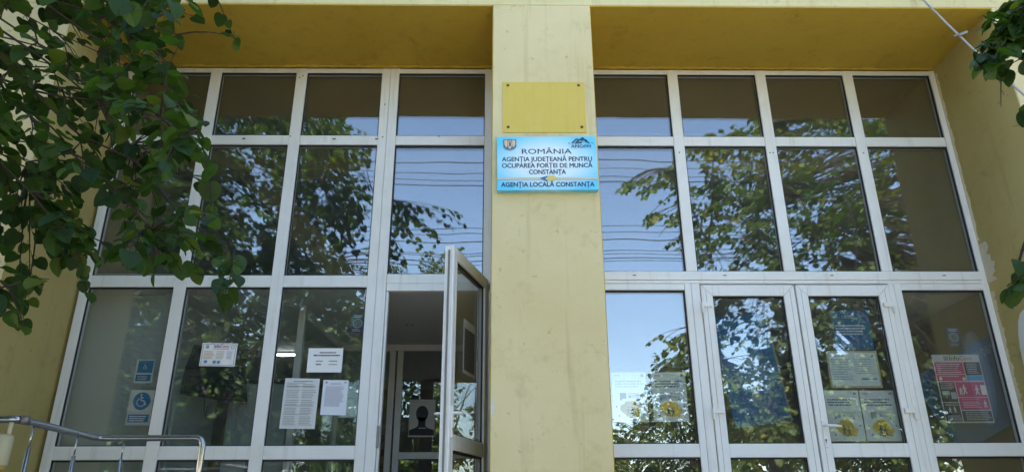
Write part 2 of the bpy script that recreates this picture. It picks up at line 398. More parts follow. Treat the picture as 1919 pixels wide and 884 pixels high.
bar('door_jamb', wl, -1.007, -.985, FLOOR, 3.43, .012); bar('door_jamb', wl, -.150, -.092, FLOOR, 3.498, .001, mat=M['pvc'])
bar('strike_plate', wl, -1.012, -.990, 2.12, 2.29, -.008, .004, .002, M['zinc'])
# right bay
wr = MB().box(.79, .858, 0, .075, FLOOR, FT).box(4.241, 4.297, 0, .075, FLOOR, FT).box(.858, 4.241, .003, .074, T0, FT - .003).build('window_frame', M['pvc'], bld, bevel=.005)
wr['label'] = 'white plastic window frame right of the pillar with closed double doors'
for x0, x1 in ((1.628, 1.728), (2.499, 2.601), (3.370, 3.469)): bar('mullion', wr, x0, x1, 3.613, T0 + .046, y0=-.002)
RX = [(.858, 1.628), (1.728, 2.499), (2.601, 3.370), (3.469, 4.236)]
for x0, x1 in RX:
    bar('transom', wr, x0, x1, T1T, T1B, .003)
    pane(wr, x0, x1, T1B, T0); pane(wr, x0, x1, 3.612, T1T)
bar('transom', wr, .858, 4.243, 3.532, 3.612, -.004); bar('transom', wr, .858, 4.243, 3.502, 3.530, .003)
for x0, x1 in ((1.599, 1.655), (1.657, 1.733), (3.398, 3.447), (3.449, 3.512)): bar('mullion', wr, x0, x1, FLOOR, 3.500, y0=-.001)
for x0, x1 in ((.858, 1.599), (3.512, 4.241)):
    bar('transom', wr, x0, x1, 3.441, 3.4995, .003); bar('transom', wr, x0, x1, 2.041, 2.146, .003); bar('transom', wr, x0, x1, FLOOR, 1.36, .003)
    pane(wr, x0, x1, 2.146, 3.441); pane(wr, x0, x1, 1.36, 2.041)
for w_, xs, z in ((wl, (-2.45, -1.6, -1.2), 4.95), (wr, (1.15, 1.95), 3.6), (wr, (2.9, 3.9), 3.6), (wl, (-.45,), 3.565)):
    for x in xs: MB().box(x, x + .03, -.0065, -.001, z - .03, z - .023).build('drain_slot', M['rubber'], w_)
for x, z in ((-.30 - .3, 4.955), (-2.0, 4.95), (-1.13, 4.945), (1.67, 4.79), (2.53, 4.79), (2.56, 4.79), (3.42, 4.79), (-1.95, 5.62), (-1.98, 5.6), (-1.13, 5.3)):
    MB().disc(x, z, .007, -.0035 if True else 0, 8).build('screw', M['rubber'], wl if x < 0 else wr)

def door_leaf(x0, x1, z0, z1, rail0, rail1, fw, parent_name='door'):
    """leaf in local coordinates, x from x0 to x1"""
    d = MB().box(x0, x0 + fw, -.012, .058, z0, z1).box(x1 - fw, x1, -.012, .058, z0, z1).build('door', M['pvc'], bld, bevel=.005)
    for a, b in ((z1 - fw, z1), (rail0, rail1), (z0, z0 + fw)): MB().box(x0 + fw, x1 - fw, -.010, .056, a, b).build('rail', M['pvc'], d, bevel=.004)
    for a, b in ((rail1, z1 - fw), (z0 + fw, rail0)):
        MB().box(x0 + fw - .004, x1 - fw + .004, .018, .036, a - .004, b + .004).build('pane', M['glass'], d)
        g_ = .008; X0, X1 = x0 + fw, x1 - fw
        for ya, yb in ((.004, .0175), (.0365, .048)):
            MB().box(X0, X0 + g_, ya, yb, a, b).box(X1 - g_, X1, ya, yb, a, b).box(X0 + g_, X1 - g_, ya, yb, b - g_ * 1.4, b).box(X0 + g_, X1 - g_, ya, yb, a, a + g_).build('gasket', M['rubber'], d)
    e = .0016
    for sx in (0, 1):
        for zc, sz in ((z1, -1), (z0, 1)):
            xa, xb = (x0, x0 + fw) if sx == 0 else (x1, x1 - fw)
            MB().add([(xa, -.0128, zc - e), (xb, -.0128, zc + sz * fw - e), (xb, -.0128, zc + sz * fw + e), (xa, -.0128, zc + e)], [(0, 1, 2, 3)]).build('mitre_joint', M['zinc'], d)
    for xa in (x0 + fw * .42, x1 - fw * .42): MB().box(xa - .0014, xa + .0014, -.0127, -.0118, z0 + .05, z1 - .05).build('groove', M['zinc'], d)
    return d
def handle(parent, x, z, y, sgn, out=-1):
    h = MB().box(x - .016, x + .016, min(y, y + out * .011), max(y, y + out * .011), z - .16, z + .06).build('handle_plate', M['pvc'], parent, bevel=.005)
    MB().tube([(x, y, z + .01), (x, y + out * .045, z + .01), (x + sgn * .012, y + out * .056, z + .01), (x + sgn * .06, y + out * .06, z + .008), (x + sgn * .125, y + out * .054, z + .003)], [.009, .009, .011, .011, .009], 10).build('lever', M['pvc'], h, True)
    MB().disc(x, z - .10, .008, y + out * .0118, 12).rect(x - .003, z - .125, x + .003, z - .10, y + out * .0118).build('keyhole', M['rubber'], h)
def hinge(parent, x, z, sgn, y=-.012):
    MB().box(x - .045, x + .045, y - .024, y, z - .018, z + .018).tube([(x - sgn * .042, y - .016, z - .07), (x - sgn * .042, y - .016, z + .02)], .013, 10).build('hinge', M['pvc'], parent, bevel=.002)
d1 = door_leaf(1.737, 2.558, 1.27, 3.484, 2.037, 2.144, .099); d1['label'] = 'closed left leaf of the double door'
d2 = door_leaf(2.573, 3.394, 1.27, 3.484, 2.037, 2.144, .099); d2['label'] = 'closed right leaf of the double door with lever handle'
for z in (3.30, 2.40, 1.45): hinge(d1, 1.775, z, 1); hinge(d2, 3.356, z, -1)
handle(d2, 2.625, 2.27, -.012, 1)
# the open leaf left of the pillar, turned outwards on its right-hand hinges
HX, HY = -.128, -.03
OPEN = R(74)
d3 = door_leaf(-.90, 0, 1.27, 3.52, 2.035, 2.142, .095); d3['label'] = 'door leaf standing open beside the pillar'
d3.location = (HX, HY, 0); d3.rotation_euler = (0, 0, OPEN)
handle(d3, -.853, 2.27, -.012, 1); handle(d3, -.853, 2.27, .058, 1, 1)
MB().box(-.912, -.9002, .016, .028, 1.3, 3.48).build('lock_strip', M['zinc'], d3)
for z in (3.27, 2.42, 1.45): MB().box(-.03, .035, .058, .074, z - .03, z + .03).tube([(.02, .07, z - .07), (.02, .07, z + .03)], .012, 10).build('hinge', M['zinc'], d3)

# ------------------------------------------------------------------ signs and papers
INK = {}
def ink(r, g_, b):
    k = (r, g_, b)
    if k not in INK: INK[k] = simple('print_%d' % len(INK), k, .55)
    return INK[k]
WHITE = (.84, .85, .84); NAVY = (.015, .035, .10); BLUE = (.02, .21, .46); GREY = (.35, .37, .40); BLK = (.03, .03, .035)
class Sheet:
    """a flat sheet with its print; x, z run from 0 to 1 over the sheet"""
    def __init__(s, name, label, cat, quad, Y, col=WHITE, group=None, parent=None, thick=.0012, frame=None):
        P = [at(x, y, Y) for x, y in quad]     # TL TR BR BL
        c = sum(P, Vector()) / 4
        ux = ((P[1] - P[0]) + (P[2] - P[3])) / 2; uz = ((P[0] - P[3]) + (P[1] - P[2])) / 2
        s.w, s.h = ux.length, uz.length
        s.root = empty(name, (c.x, Y, c.z), (0, -math.atan2(ux.z, ux.x), 0)); s.lay = 0; s.t = thick
        tag(s.root, label, cat, group)
        n = 8; v = []; f = []
        for j in range(n + 1):
            for i in range(n + 1):
                v.append(((i / n - .5) * s.w, 0, (j / n - .5) * s.h))
        s.sheet = MB().box(-s.w / 2, s.w / 2, 0, thick, -s.h / 2, s.h / 2).build('sheet', ink(*col), s.root)
    def X(s, x): return (x - .5) * s.w
    def Z(s, z): return (z - .5) * s.h
    def y(s): s.lay += 1; return -.0007 * s.lay
    def rects(s, col, *rs, name='print'):
        m = MB(); y = s.y()
        for a, b, c, d in rs: m.rect(s.X(a), s.Z(b), s.X(c), s.Z(d), y)
        return m.build(name, ink(*col), s.root)
    def poly(s, col, *ps, name='print'):
        m = MB(); y = s.y()
        for p in ps: m.flat([(s.X(a), s.Z(b)) for a, b in p], y)
        return m.build(name, ink(*col), s.root)
    def disc(s, col, *cs, name='print'):
        m = MB(); y = s.y()
        for x, z, r in cs: m.disc(s.X(x), s.Z(z), r * s.w, y, 20)
        return m.build(name, ink(*col), s.root)
    def ring(s, col, *cs):
        m = MB(); y = s.y()
        for x, z, r0, r1, a0, a1 in cs: m.ring(s.X(x), s.Z(z), r0 * s.w, r1 * s.w, y, R(a0), R(a1))
        return m.build('print', ink(*col), s.root)
    def text(s, col, txt, x, z, size, fit=None, **k):
        return lettering(txt, s.X(x), s.Z(z), s.y(), size * s.h, ink(*col), s.root, fit=fit * s.w if fit else None, **k)
    def lines(s, col, x0, x1, z1, z0, n, fill=.42, seed=0, ragged=.25):
        """rows of small print: every row broken into word-length dashes"""
        r = random.Random(seed); m = MB(); y = s.y(); step = (z1 - z0) / n
        for i in range(n):
            z = z1 - step * (i + .75); x = x0; end = x1 - (x1 - x0) * ragged * r.random()
            while x < end:
                w = (x1 - x0) * r.uniform(.04, .13); e = min(x + w, end)
                m.rect(s.X(x), s.Z(z), s.X(e), s.Z(z + step * fill), y); x = e + (x1 - x0) * .018
        return m.build('small_print', ink(*col), s.root)
    def man(s, col, x, z, h, flip=1, extra=None):
        """a small walking pictogram"""
        m = MB(); y = s.y(); u = h * s.h
        cx, cz = s.X(x), s.Z(z)
        m.disc(cx, cz + u * .9, u * .1, y, 12)
        def limb(a, b, w0, w1):
            a = Vector((cx + flip * a[0] * u, cz + a[1] * u)); b = Vector((cx + flip * b[0] * u, cz + b[1] * u)); t = (b - a).normalized(); q = Vector((-t.y, t.x))
            m.flat([tuple(a + q * w0 * u), tuple(a - q * w0 * u), tuple(b - q * w1 * u), tuple(b + q * w1 * u)], y)
        limb((0, .78), (-.02, .42), .12, .10); limb((-.02, .44), (.16, 0), .07, .045); limb((-.02, .44), (-.2, .02), .07, .045)
        limb((.04, .74), (.24, .5), .045, .035); limb((-.04, .74), (-.22, .5), .045, .035)
        return m.build('pictogram', ink(*col), s.root)
    def wheelchair(s, col, cx, cz, u):
        m = MB(); y = s.y(); x0, z0 = s.X(cx), s.Z(cz); u *= s.w
        m.ring(x0, z0 - .12 * u, .30 * u, .37 * u, y, R(115), R(375)); m.disc(x0 - .07 * u, z0 + .50 * u, .075 * u, y, 12)
        for a, b in (((-.06, .42), (-.02, .0)), ((-.02, .03), (.22, .0)), ((.20, .03), (.36, -.34)), ((.34, -.32), (.45, -.27)), ((-.04, .24), (.18, .24))):
            A = Vector(a); B = Vector(b); t = (B - A).normalized(); q = Vector((-t.y, t.x)) * .045
            m.flat([(x0 + p.x * u, z0 + p.y * u) for p in (A + q, A - q, B - q, B + q)], y)
        return m.build('pictogram', ink(*col), s.root)

# the plate with the agency's name
SYY = FY - .055
def sign():
    P = [at(x, y, SYY) for x, y in ((931, 256), (1117, 256), (1121, 355), (932, 357))]
    w = ((P[1] - P[0]).length + (P[2] - P[3]).length) / 2; h = ((P[0] - P[3]).length + (P[1] - P[2]).length) / 2
    c = sum(P, Vector()) / 4
    s = Sheet('agency_sign', 'glossy light blue sign with dark lettering ROMÂNIA fixed on the cream pillar', 'sign', ((931, 256), (1117, 256), (1121, 355), (932, 357)), SYY)
    bpy.data.objects.remove(s.sheet)
    m, n, l, b = new_mat('sign_print')
    mp = mapped(n, l, (1 / (s.w * .60), 1, 1 / (s.h * .60))); ln = n.new('ShaderNodeVectorMath'); ln.operation = 'LENGTH'; l.new(mp, ln.inputs[0])
    l.new(ramp(n, l, ln.outputs['Value'], ((0.0, (.86, .93, .95)), (.5, (.70, .88, .95)), (.98, (.12, .64, .95)))), b.inputs['Base Color'])
    b.inputs['Roughness'].default_value = .3
    MB().box(-s.w / 2, s.w / 2, 0, .05, -s.h / 2, s.h / 2).build('panel', m, s.root, bevel=.003)
    DK = (.02, .03, .06)
    s.text(DK, 'ROMÂNIA', .5, .67, .135, fit=.50, bold=.008)
    # serifs of the country name
    s.text(DK, 'AGENȚIA JUDEȚEANĂ PENTRU', .5, .53, .118, fit=.90, bold=.022)
    s.text(DK, 'OCUPAREA FORȚEI DE MUNCĂ', .5, .41, .118, fit=.90, bold=.022)
    s.text(DK, 'CONSTANȚA', .5, .29, .118, fit=.365, bold=.022)
    s.text(DK, 'AGENȚIA LOCALĂ CONSTANȚA', .5, .06, .118, fit=.92, bold=.022)
    s.rects((.45, .47, .46), (.0, .185, 1, .225)); s.rects((.75, .70, .50), (0, .195, 1, .215))
    s.poly((.03, .16, .40), ((.42, .215), (.50, .255), (.53, .20), (.49, .15)))
    s.poly((.72, .58, .16), ((.475, .20), (.51, .255), (.565, .255), (.60, .21), (.55, .16), (.50, .165)))
    # coat of arms: a shield with a gold eagle, supporters left and right
    s.poly((.10, .16, .28), ((.065, .94), (.195, .94), (.195, .80), (.175, .76), (.13, .735), (.085, .76), (.065, .80)))
    s.poly((.70, .58, .30), ((.075, .92), (.105, .93), (.108, .85), (.10, .79), (.085, .80), (.075, .85)), ((.185, .92), (.155, .93), (.152, .85), (.16, .79), (.175, .80), (.185, .85)),
           ((.115, .92), (.145, .92), (.15, .83), (.14, .77), (.13, .755), (.12, .77), (.11, .83)))
    s.poly((.35, .07, .06), ((.12, .88), (.13, .88), (.13, .80), (.12, .815))); s.poly((.05, .10, .35), ((.131, .88), (.141, .88), (.141, .815), (.131, .80)))
    s.poly((.12, .10, .08), ((.122, .905), (.138, .905), (.134, .885), (.126, .885)))
    # the agency's mark: a sketched roof line over its initials
    def stroke(pts, wd):
        q = []
        for (a, b) in zip(pts, pts[1:]):
            A = Vector((a[0] * s.w, a[1] * s.h)); B = Vector((b[0] * s.w, b[1] * s.h)); t = (B - A).normalized(); k = Vector((-t.y, t.x)) * wd * s.w
            q.append([((p.x) / s.w, (p.y) / s.h) for p in (A + k, A - k, B - k, B + k)])
        return q
    s.poly(DK, *stroke(((.755, .86), (.805, .94), (.835, .91), (.865, .965), (.905, .885), (.935, .86)), .006), *stroke(((.80, .87), (.825, .92)), .005),
           *stroke(((.81, .90), (.84, .86), (.87, .93)), .004), *stroke(((.835, .935), (.90, .925), (.915, .88)), .005), *stroke(((.78, .86), (.86, .865)), .004))
    s.text(DK, 'ANOFM', .845, .775, .075, fit=.20, bold=.02)
    m = MB(); y = s.y()
    for x in (.728, .96): m.rect(s.X(x - .010), s.Z(.85), s.X(x + .010), s.Z(.862), y)
    m.build('print', ink(*DK), s.root)
sign()
s = Sheet('blank_plaque', 'blank yellow metal plaque with four screws above the blue sign', 'plaque', ((942, 154), (1095, 154), (1099, 248), (942, 248)), FY - .008, (.60, .48, .10), thick=.006)
mp_, n, l, b = new_mat('plaque_paint'); v = mapped(n, l, (30, 1, 1.5)); v2 = mapped(n, l)
c = mixc(n, l, ramp(n, l, noise(n, l, 1, 5, .6, v), ((.5, 0.0), (.8, .35))), (.68, .50, .075), (.54, .38, .05))
c = mixc(n, l, ramp(n, l, noise(n, l, 7, 5, .6, v2), ((.5, 0.0), (.8, .5))), c, (.70, .56, .16))
l.new(c, b.inputs['Base Color']); b.inputs['Roughness'].default_value = .55
s.sheet.data.materials.clear(); s.sheet.data.materials.append(mp_)
for x, z in ((.065, .93), (.93, .93), (.065, .10), (.945, .10)):
    MB().disc(s.X(x), s.Z(z), .013, -.002, 12).build('screw', simple('rusty_screw', (.10, .05, .02), .7), s.root)

OUT, INN = GL - .0015, GL + .024
# left bay
s = Sheet('accessibility_notice', 'small square blue wheelchair notice, the upper of two in the pale left panes', 'notice', ((257, 673), (291, 673), (284, 717), (250, 717)), INN)
s.rects(BLUE, (.10, .42, .94, .95), (.08, .08, .92, .36)); s.wheelchair(WHITE, .5, .68, .26); s.lines(WHITE, .2, .82, .32, .12, 3, .35)
s = Sheet('accessibility_notice', 'larger white notice with a round blue wheelchair symbol above the handrail', 'notice', ((246, 730), (291, 730), (280, 796), (233, 796)), INN)
s.disc((.02, .23, .50), (.52, .68, .36)); s.wheelchair(WHITE, .5, .69, .50); s.rects((.02, .25, .50), (.08, .08, .92, .30)); s.lines(WHITE, .14, .86, .28, .10, 3, .4, 3)
s = Sheet('consumer_notice', 'white landscape InfoCons notice on the glass before the black screen', 'notice', ((379, 642), (445, 643), (440, 686), (374, 685)), OUT)
s.rects((.25, .28, .33), (.03, .04, .97, .06), (.03, .94, .97, .96), (.03, .05, .045, .95), (.955, .05, .97, .95))
s.text((.06, .07, .10), 'Info', .43, .80, .20, fit=.17, bold=.02); s.text((.50, .06, .10), 'Cons', .64, .80, .20, fit=.24, bold=.01); s.rects(GREY, (.11, .76, .20, .90)); s.rects((.5, .1, .12), (.32, .735, .78, .755))
s.lines((.55, .35, .2), .08, .40, .66, .30, 6, .4, 2); s.lines((.5, .45, .3), .44, .68, .66, .30, 6, .4, 4); s.lines((.35, .38, .45), .74, .92, .66, .30, 6, .4, 5); s.disc((.15, .3, .5), (.17, .18, .05), (.42, .17, .05), (.54, .17, .05)); s.ring(GREY, (.88, .83, .04, .055, 0, 360))
s = Sheet('round_sticker', 'dark blue sticker with a round emblem beside the open doorway', 'sticker', ((659, 587), (684, 587), (681, 624), (656, 624)), INN, (.02, .05, .12))
s.ring((.45, .55, .62), (.5, .50, .30, .35, 0, 360), (.5, .5, .18, .21, 0, 360)); s.disc((.30, .18, .06), (.5, .50, .12)); s.lines((.5, .55, .62), .2, .85, .93, .76, 2, .55, 1); s.lines((.5, .22, .2), .15, .85, .22, .08, 2, .5, 2)
s = Sheet('opening_hours_notice', 'white landscape sheet with a few typed lines, topmost of three left of the doorway', 'notice', ((578, 652), (643, 652), (640, 697), (575, 697)), OUT)
s.lines(BLK, .33, .80, .85, .77, 1, .6, 1, 0); s.lines(BLK, .16, .92, .74, .65, 1, .6, 2, 0); s.lines((.2, .2, .22), .25, .44, .50, .42, 1, .55, 3, 0); s.lines((.2, .2, .22), .62, .86, .50, .42, 1, .55, 4, 0); s.lines(BLK, .25, .40, .36, .28, 1, .6, 5, 0); s.lines((.3, .3, .32), .62, .86, .36, .28, 1, .5, 6, 0)
s = Sheet('typed_notice', 'large dense typed sheet in two columns left of the doorway', 'notice', ((534, 708), (599, 709), (590, 803), (524, 802)), OUT, (.66, .69, .68))
s.lines(BLK, .25, .80, .96, .93, 1, .4, 1, 0)
for k, (a, b) in enumerate(((.90, .80), (.78, .60), (.58, .46), (.42, .29), (.25, .06))):
    s.lines((.33, .36, .36), .08, .48, a, b, max(3, int((a - b) * 32)), .4, k + 2); s.lines((.33, .36, .36), .53, .93, a, b, max(3, int((a - b) * 32)), .4, k + 20)
s.rects((.08, .09, .09), (.06, .83, .92, .837), (.06, .445, .90, .452), (.06, .275, .80, .281), (.06, .90, .6, .905))
s = Sheet('typed_notice', 'small white typed sheet nearest the open doorway', 'notice', ((606, 711), (653, 712), (648, 777), (600, 777)), OUT, (.72, .76, .82))
s.disc(GREY, (.13, .93, .05)); s.rects(GREY, (.84, .91, .93, .95)); s.lines((.30, .32, .4), .12, .9, .82, .24, 18, .42, 8); s.lines((.30, .32, .4), .3, .75, .92, .86, 2, .4, 9)
# right bay
GOLD = (.62, .42, .03)
def splash(s, cz=.24, sc=1.0, x=.5):
    r = random.Random(5); o = [(-.30, .02), (-.26, .10), (-.17, .12), (-.13, .17), (-.03, .17), (.05, .18), (.13, .17), (.20, .09), (.23, .02), (.33, .0), (.31, -.06), (.26, -.09), (.25, -.15), (.13, -.13), (.02, -.155), (-.10, -.13), (-.17, -.07), (-.24, -.05)]
    s.poly(GOLD, [(x + a * sc, cz + b * sc) for a, b in o])
    s.man((.05, .10, .10), x - .06, cz - .13 * sc, .20 * sc); s.man((.05, .10, .10), x + .06, cz - .13 * sc, .17 * sc, -1)
    s.disc((.12, .20, .26), *[(x + .40 * math.cos(R(a)), cz + .02 + .24 * math.sin(R(a)) * sc, .025) for a in (10, 50, 90, 130, 170, 215)])
def job_poster(q, Y, label, seed, col=WHITE):
    s = Sheet('information_poster', label, 'poster', q, Y, col)
    s.lines((.10, .16, .26), .10, .90, .84, .68, 3, .55, seed, .3); s.lines(GREY, .08, .30, .95, .91, 1, .6, seed + 1); s.rects((.30, .36, .40), (.85, .91, .93, .96))
    s.lines(GREY, .45, .85, .58, .47, 4, .45, seed + 2); s.rects((.28, .33, .36), (.22, .46, .40, .58)); splash(s)
job_poster(((1145, 697), (1210, 697), (1216, 790), (1150, 790)), INN, 'white poster with a yellow map, nearest the pillar on its right', 21)
job_poster(((1219, 697), (1284, 697), (1291, 789), (1226, 790)), INN, 'white poster with a yellow map, second to the right of the pillar', 31)
job_poster(((1545, 731), (1609, 731), (1622, 826), (1552, 826)), INN + .012, 'pale poster with a yellow map, left of the pair on the right door leaf', 41, (.74, .77, .74))
job_poster(((1611, 731), (1675, 731), (1690, 826), (1624, 826)), INN + .012, 'pale poster with a yellow map, right of the pair on the right door leaf', 51, (.74, .77, .74))
s = Sheet('certificate', 'framed certificate with a thin gold border on the right door leaf', 'certificate', ((1547, 657), (1642, 657), (1655, 726), (1558, 726)), INN + .014, (.50, .42, .22), thick=.01)
s.rects((.72, .77, .75), (.035, .05, .965, .95)); s.lines((.36, .42, .42), .08, .46, .80, .20, 9, .35, 3); s.lines((.36, .42, .42), .52, .92, .80, .36, 7, .35, 5); s.rects((.03, .16, .46), (.62, .22, .92, .255), (.08, .85, .34, .88)); s.poly((.08, .22, .08), ((.86, .82), (.90, .90), (.92, .84)))
s = Sheet('blue_poster', 'dark blue poster with white lines of text above the certificate', 'poster', ((1556, 581), (1624, 581), (1640, 655), (1566, 655)), INN + .02, (.015, .12, .26))
s.lines((.6, .65, .68), .08, .86, .64, .36, 4, .5, 4, .1); s.lines((.5, .55, .6), .36, .62, .88, .78, 2, .5, 5); s.lines((.35, .45, .55), .15, .50, .20, .06, 3, .4, 6)
s = Sheet('blue_board', 'plain deep blue board leaning behind the left door leaf', 'board', ((1344, 595), (1452, 585), (1468, 788), (1366, 803)), .16, (.012, .13, .29), thick=.02)
s.rects((.30, .29, .25), (.965, 0, 1.0, 1))
s = Sheet('round_sticker', 'dark blue sticker with a round emblem above the pink poster', 'sticker', ((1772, 613), (1797, 613), (1803, 650), (1778, 650)), INN, (.02, .05, .11))
s.ring((.25, .38, .5), (.5, .50, .28, .34, 0, 360), (.5, .5, .18, .21, 0, 360)); s.disc((.22, .16, .06), (.5, .50, .10)); s.lines((.4, .45, .5), .2, .85, .93, .78, 2, .5, 1); s.lines((.25, .2, .18), .15, .85, .2, .06, 2, .5, 2)
PK, DG = (.42, .05, .15), (.035, .035, .045)
s = Sheet('consumer_poster', 'white InfoCons poster with dark and pink boxes in the rightmost pane', 'poster', ((1745, 664), (1834, 664), (1863, 791), (1773, 792)), INN, (.60, .62, .60))
s.text(DG, 'Info', .47, .915, .095, fit=.21, bold=.01); s.text((.35, .05, .08), 'Cons', .71, .915, .095, fit=.25); s.rects((.22, .24, .25), (.24, .91, .34, .975))
s.rects(PK, (.02, .71, .62, .885), (.02, .605, .62, .70), (.37, .37, .98, .59), (.37, .185, .98, .36))
s.rects(DG, (.64, .69, .98, .885), (.02, .30, .35, .59), (.02, .02, .35, .29), (.37, .02, .98, .17)); s.rects((.05, .28, .48), (.64, .61, .98, .68))
s.lines((.55, .40, .45), .06, .58, .87, .72, 5, .5, 3); s.lines((.05, .04, .05), .14, .50, .83, .74, 3, .5, 4); s.lines((.35, .35, .37), .67, .95, .87, .71, 6, .45, 5); s.lines((.5, .35, .4), .06, .58, .69, .66, 1, .5, 6); s.disc((.6, .5, .5), (.08, .64, .035), (.57, .635, .035))
s.rects((.28, .34, .34), (.05, .40, .20, .46), (.22, .34, .33, .44)); s.ring((.42, .05, .15), (.27, .53, .03, .05, 0, 360)); s.lines((.4, .42, .42), .04, .33, .58, .48, 4, .4, 8)
s.man((.62, .6, .56), .44, .40, .11); s.man((.62, .6, .56), .52, .41, .14, -1); s.man((.62, .6, .56), .78, .40, .14); s.rects((.6, .6, .58), (.86, .40, .97, .54)); s.lines((.6, .45, .5), .42, .82, .345, .33, 1, .4, 9); s.man((.62, .6, .56), .88, .21, .11); s.lines((.6, .45, .5), .42, .80, .31, .21, 4, .4, 10)
s.man((.55, .55, .53), .12, .14, .09); s.man((.55, .55, .53), .22, .14, .09, -1); s.lines((.4, .4, .42), .04, .33, .11, .03, 3, .4, 11); s.lines((.4, .4, .42), .42, .95, .16, .03, 5, .4, 12); s.lines((.4, .4, .42), .04, .33, .28, .24, 2, .4, 13)
# slanted banner inside the rightmost pane
s = Sheet('slanted_banner', 'dark blue banner with slanting pale lettering behind the pink poster', 'banner', ((1722, 706), (1886, 612), (1950, 760), (1786, 854)), .16, (.012, .09, .22), thick=.01)
s.text((.22, .30, .38), 'OCUPAREA FORȚEI DE MUNCĂ', .60, .82, .13, fit=1.0)

# ------------------------------------------------------------------ things behind the glass
tv = empty('television', at(402, 700, 1.0)); tag(tv, 'black television on a wall bracket behind the landscape notice', 'television')
tv.rotation_euler = (R(-14), R(0), R(58))
MB().box(-.36, .36, -.03, .03, -.25, .25).build('casing', M['black'], tv, bevel=.012); MB().box(-.34, .34, -.0325, -.0305, -.225, .225).build('screen', simple('dark_screen', (.01, .01, .012), .12), tv)
MB().box(-.12, .12, .031, .09, -.15, .15).tube([(0, .09, 0), (-.02, .26, .02)], .025, 8).build('bracket', M['black'], tv)
for k in (-.08, .05): MB().tube([(k, .05, -.25), (k + .01, .06, -.36), (k + .03, .08, -.42), (k + .05, .07, -.3)], .006, 6).build('cable', M['black'], tv)
cb = empty('tall_cabinet', (-2.45, 1.6, FLOOR)); tag(cb, 'tall pale grey cabinet inside, right of the television', 'cabinet')
MB().box(-.30, .30, -.22, .22, .0, 1.62).build('body', M['int_grey'], cb, bevel=.006); MB().box(-.31, .31, -.245, .23, 1.625, 1.655).build('top', M['black'], cb)
for x0, x1 in ((-.295, -.003), (.003, .295)):
    d = MB().box(x0, x1, -.24, -.2205, .05, 1.60).build('door', M['int_grey'], cb, bevel=.004); MB().box(x1 - .04 if x0 < 0 else x0 + .02, x1 - .02 if x0 < 0 else x0 + .04, -.262, -.2405, .75, .92).build('handle', M['zinc'], d)
dt = empty('wall_sensor', at(426, 612, 1.2)); tag(dt, 'small white sensor on the inner wall above the television', 'sensor')
MB().box(-.022, .022, -.03, .02, -.05, .05).build('housing', M['pvc'], dt, bevel=.008); MB().disc(0, -.015, .014, -.0305, 12).build('lens', M['int_grey'], dt)
cn = empty('cable_conduit', (-2.90, .5, FLOOR)); tag(cn, 'pale conduit clipped up the inner wall beside the television', 'conduit')
MB().tube([(0, 0, 0), (0, 0, 1.25), (-.01, .02, 1.3), (-.035, .04, 1.32)], .018, 8).build('pipe', M['int_grey'], cn, True)
for z in (.7, .9, 1.1): MB().box(-.035, .026, -.026, .026, z, z + .035).build('clip', M['int_grey'], cn)
# vestibule of glazed partitions behind the door
vb = empty('glass_partition', (-1.2, 2.3, FLOOR)); tag(vb, 'white framed glass partition inside the open doorway', 'partition')
def vpart(n_, mat, *b):
    m = MB()
    for x0, x1, y0, y1, z0, z1 in b: m.box(x0 + 1.2, x1 + 1.2, y0 - 2.3, y1 - 2.3, z0 - FLOOR, z1 - FLOOR)
    return m.build(n_, mat, vb, bevel=.004 if mat is M['pvc'] else 0)
for x in (-1.92, -1.30, -1.21, -.10): vpart('post', M['pvc'], (x, x + .07, 2.28, 2.34, FLOOR, 3.40))
vpart('top_rail', M['pvc'], (-1.92, -.03, 2.275, 2.345, 3.402, 3.474)); vpart('top_rail', M['pvc'], (-1.915, -1.855, .66, 2.27, 3.402, 3.474)); vpart('post', M['pvc'], (-1.915, -1.855, .60, .66, FLOOR, 3.474))
vpart('mid_rail', M['pvc'], (-1.14, -.10, 2.285, 2.335, 2.20, 2.27))
for b in ((-1.85, -1.30, 2.30, 2.31, FLOOR + .02, 3.40), (-1.14, -.10, 2.30, 2.31, 2.27, 3.40), (-1.14, -.10, 2.30, 2.31, FLOOR + .02, 2.20), (-1.89, -1.88, .66, 2.28, FLOOR + .02, 3.40)): vpart('pane', M['glass'], b)
for k in range(6): vpart('bracket', M['brown'], (-1.335, -1.302, 2.25, 2.277, 1.85 + k * .15, 1.93 + k * .15))
s = Sheet('silhouette_poster', 'white poster with a black head and shoulders silhouette inside the doorway', 'poster', ((768, 748), (817, 748), (813, 818), (765, 818)), 2.26, (.55, .55, .53))
s.poly((.012, .012, .014), [(.5 + .24 * math.cos(math.tau * i / 20), .62 + .24 * s.w / s.h * 1.25 * math.sin(math.tau * i / 20)) for i in range(20)], [(.36, .52), (.64, .52), (.64, .30), (.74, .24), (.98, .18), (.98, .04), (.02, .04), (.02, .18), (.26, .24), (.36, .30)])
s.rects((.45, .45, .44), (.38, .225, .68, .245)); s.lines(GREY, .1, .9, .96, .92, 1, .4, 2)
bk = empty('wooden_shelf', (-.65, 3.0, FLOOR)); tag(bk, 'low brown wooden shelf with folders beyond the glass partition', 'shelf')
MB().box(-.55, -.52, -.2, .2, 0, .8).box(.52, .55, -.2, .2, 0, .8).box(-.519, .519, -.2, .2, .78, .80).box(-.519, .519, -.2, .2, .40, .42).box(-.519, .519, .18, .2, 0, .779).build('carcass', M['brown'], bk)
